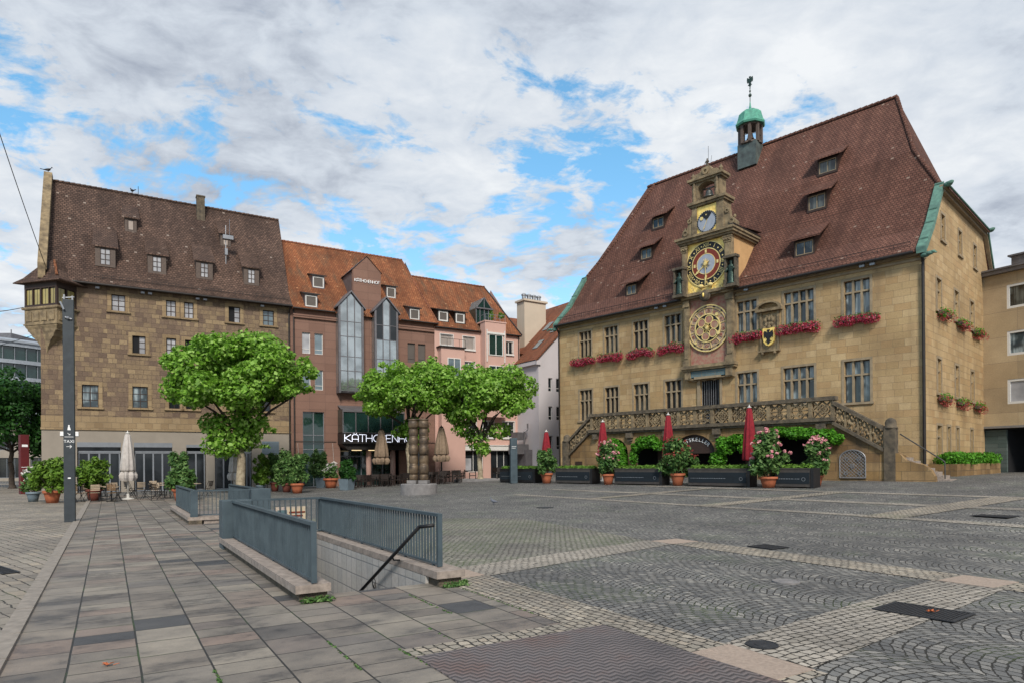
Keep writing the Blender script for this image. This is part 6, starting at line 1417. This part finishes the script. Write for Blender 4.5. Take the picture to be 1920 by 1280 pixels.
# weeds at the parapet feet
for (u,v,l) in ((2.25,8.5,'left'),(4.2,8.48,'right')):
    x,y=uv2xy(u,v); t=leaves('weed_tuft','leafo',None,[(x+UE[0]*d,y+UE[1]*d,.04,.09,.06,.05) for d in (-.12,-.03,.07,.15)],260,.035,int(u*10),.9,.2,1.6); tag(t,'small green weed tuft growing at the end of the %s stairwell parapet'%l,'weed')
cl=[]
for (a,b) in (((3.4,7.0),(3.42,8.3)),((2.9,6.0),(2.9,6.5)),((1.82,5.5),(1.84,6.6)),((.75,5.0),(.76,6.2)),((2.33,5.9),(2.36,5.3)),((4.2,6.4),(4.22,8.3)),((-.98,6),(-.97,10))):
    n=int(math.dist(a,b)/.03)
    for i in range(n):
        if rnd.random()<.6: u=a[0]+(b[0]-a[0])*i/n; v=a[1]+(b[1]-a[1])*i/n; x,y=uv2xy(u,v); cl.append((x,y,.008,.018,.018,.006))
t=leaves('joint_moss','leafo',None,cl,1500,.018,91,1.5,.2,1.2); tag(t,'thin green moss growing in the slab joints','moss'); t['kind']='stuff'
# ================================================================= SCULPTURE, STELE, PILLAR
ST=thing('bronze_sculpture','brown bronze sculpture of two segmented leg-like columns on a round grey plinth','sculpture',(-5.1,36.2,G(-5.1,36.2)),rad(-6))
m=MB(); m.lathe((0,0,-.1),[(1.0,0),(1.0,.62),(.96,.66),(.02,.66)],40,1,.85); m.build('plinth','plinth',ST)
for s in (-1,1):
    m=MB(); pr=[]; zz=.74; 
    for i,(h,w_) in enumerate(((.35,.25),(.5,.27),(.55,.26),(.5,.28),(.45,.27),(.5,.26),(.42,.29))):
        for k in range(7): f=k/6; pr.append((w_*(.84+.16*math.sin(math.pi*f)**.6),zz+h*f))
        zz+=h
    pr+=[(.3,zz+.03),(.27,zz+.08),(.05,zz+.1)]
    m.lathe((s*.285,0,0),pr,24,1,.9,.02,3); m.build('leg_column','patina',ST,smooth=True)
    m=MB(); m.box(s*.32-.25,s*.32+.25,.56,.75,-.4,.2); m.build('foot_block','plinth',ST,bev=.02)
x,y=.1,41.6; SE=thing('steel_stele','slim blue-grey steel stele standing at the left end of the planters','stele',at(x,y),.3)
m=MB(); m.box(-.22,.22,0,2.85,-.12,.12); m.build('stele_body','steel',SE,bev=.01); m=MB(); m.box(-.15,.15,2.3,2.32,-.125,-.121);m.box(-.15,.1,2.2,2.22,-.125,-.121); m.build('stele_marks','lettw',SE)
M['redp']=simple('dark_red_pillar_paint',(.1,.006,.008),.6)
t=thing('advertising_pillar','dark red square pillar between street trees and potted shrubs','pillar',(-32.2,43.7,0),rad(50)); m=MB(); m.box(-.24,.24,0,3.9,-.24,.24); m.build('pillar_body','redp',t,bev=.02); m=MB(); m.box(-.2,.2,1.75,1.78,-.25,-.241); m.box(-.16,.16,3.1,3.25,-.25,-.241); m.build('pillar_sign','lettw',t)
# ================================================================= CHAIRS AND TABLES
def bistro(sl,label):
    t=thing('folding_chair',label,'chair',(0,0,0),0,'folding chairs on the left terrace'); m=MB()
    for i in range(6): m.box(-.2,.2,.44,.46,-.19+i*.068,-.135+i*.068)
    m.build('seat',sl,t); m=MB()
    for i in range(4): m.box(-.2,.2,.56+i*.08,.62+i*.08,.2+i*.012,.22+i*.012)
    m.build('backrest',sl,t)
    m=MB()
    for x in (-.21,.21): m.tube((x,-.22,0),(x,.25,.9),.012,5); m.tube((x*.9,.25,0),(x*.9,-.2,.45),.012,5)
    m.tube((-.2,.22,.02),(.2,.22,.02),.01,4); m.build('frame','iron',t); return t
def armchair(label):
    t=thing('armchair',label,'chair',(0,0,0),0,'dark armchairs on the middle terraces'); m=MB(); m.box(-.24,.24,.4,.45,-.24,.22); m.build('seat','chaird',t)
    m=MB(); m.box(-.24,.24,.52,.86,.2,.24); m.build('backrest','chaird',t)
    m=MB()
    for x in (-.26,.26):
        m.box(x-.02,x+.02,0,.62,-.24,-.2);m.box(x-.02,x+.02,0,.88,.2,.24);m.box(x-.025,x+.025,.62,.65,-.26,.2)
    m.build('frame','chaird',t); return t
def table(mat,top,label,grp,r=.36):
    t=thing('cafe_table',label,'table',(0,0,0),0,grp); m=MB(); m.lathe((0,0,0),[(r,.72),(r,.75)],20); m.build('tabletop',top,t)
    m=MB(); m.tube((0,0,.03),(0,0,.72),.03,8); m.lathe((0,0,0),[(.24,0),(.24,.02),(.04,.06)],12); m.build('pedestal',mat,t); return t
first={}
def put(kind,mk_,x,y,rz_,label):
    if kind not in first: o=mk_(); first[kind]=o; o.location=at(x,y); o.rotation_euler=(0,0,rz_); o['label']=label; return o
    return dup(first[kind],at(x,y),rz_,label)
wl=[(-22.6,35.4,2.6),(-21.0,33.3,3.3),(-19.9,32.9,.1),(-20.3,34.0,1.5),(-19.6,36.4,3.0),(-18.9,36.6,.2),(-18.2,35.7,2.9),(-22.1,36.8,.2),(-21.3,38.0,3.2),(-19.7,38.5,.0),(-23.4,37.0,1.2),(-21.9,34.0,.1)]
wl+=[(-23.8,38.2,.4),(-24.6,39.3,3.4),(-22.8,39.5,2.2),(-18.6,37.8,1.0),(-17.9,38.9,4.0),(-19.3,34.9,4.4),(-20.7,36.0,1.8),(-21.6,32.9,2.4),(-18.2,34.0,.8),(-20.4,40.2,.3),(-22.2,41.0,3.0)]
kinds=('slat','slatb')
for i,(x,y,r_) in enumerate(wl):
    k='slatb' if i in (2,3,5,6,12,15,19) else ('chaird' if i in (13,14,16,17,18,20,21) else 'slat')
    put(k,lambda:bistro(k,''),x,y,r_+LR,{'slatb':'brown wicker','slat':'pale slatted','chaird':'dark slatted'}[k]+' folding chair on the terrace before the grey shopfront')
for i,(x,y) in enumerate(((-21.3,34.3),(-20.2,33.4),(-18.9,36.0),(-22.6,36.2),(-20.8,38.6),(-23.9,38.9),(-18.4,38.4),(-21.4,40.4))):
    put('tb',lambda:table('iron','slat','','small tables on the left terrace'),x,y,0,'small round cafe table among the pale folding chairs')
g=random.Random(4); cs=[];ts=[]
for (x,y) in ((-10.9,46.6),(-9.7,47.4),(-8.6,46.8),(-10.8,49.2),(-8.9,49.9),(-11.6,51.2),(-5.6,45.3),(-4.5,45.8),(-3.5,47.3),(-5.9,48.2),(-4.4,49.0),(-6.8,46.6),(-.7,49.6),(-17.6,46.3),(-24.0,48.0)):
    ts.append((x,y))
    for k in range(3 if x>-15 else 2): a=g.uniform(0,6.28)*0+k*2.1+g.uniform(-.4,.4); cs.append((x+.68*math.cos(a),y+.68*math.sin(a),a-math.pi/2))
for i,(x,y) in enumerate(ts): put('td',lambda:table('chaird','chaird','','dark tables on the middle terraces'),x,y,0,'dark round cafe table among the dark armchairs')
for i,(x,y,a) in enumerate(cs): put('ac',lambda:armchair(''),x,y,a,'dark brown armchair on the cafe terrace before the brown and pink houses')
# ================================================================= BIRDS
def bird(x,y,z,s,rot,label,mat,pose=.25):
    m=MB(); vs=[]; rings=[(-.16,.0,.004),(-.12,.012,.02),(-.04,.03,.045),(.03,.04,.055),(.08,.06,.045),(.105,.1,.026),(.115,.13,.024),(.13,.15,.027),(.15,.152,.018),(.165,.145,.006),(.19,.138,.002)]
    n=10
    for (a,h,r) in rings:
        for i in range(n): t=2*math.pi*i/n; vs.append((a,math.cos(t)*r,.09+h+math.sin(t)*r))
    fs=[(j*n+i,j*n+(i+1)%n,(j+1)*n+(i+1)%n,(j+1)*n+i) for j in range(len(rings)-1) for i in range(n)]; m.add(vs,fs+[tuple(range(n)),tuple(range(len(vs)-1,len(vs)-n-1,-1))])
    m.tube((.0,.02,.0),(.01,.018,.09),.006,5);m.tube((.03,-.02,.0),(.02,-.018,.09),.006,5); m.box(-.26,-.12,.1,.112,-.025,.025)
    o=m.build('pigeon' if mat=='skirt' else 'crow',mat,None,smooth=True); o.location=(x,y,z); o.rotation_euler=(0,0,rot); o.scale=(s,)*3; tag(o,label,'bird')
bird(-.78,27.96,G(-.78,27.96)+.01,1.25,2.6,'grey pigeon walking on the cobbles in front of the sculpture','skirt')
p=Vector((-31+.854*.1-.52*5.8,43.656+.52*.1+.854*5.8,23.32)); bird(p.x,p.y,p.z,1.8,.6,'black bird perched on top of the old house gable','black')
p=Vector((-31+.854*5.5-.52*6,43.656+.52*5.5+.854*6,22.98)); bird(p.x,p.y,p.z,1.8,2.6,'black bird sitting on the ridge of the old house roof','black')
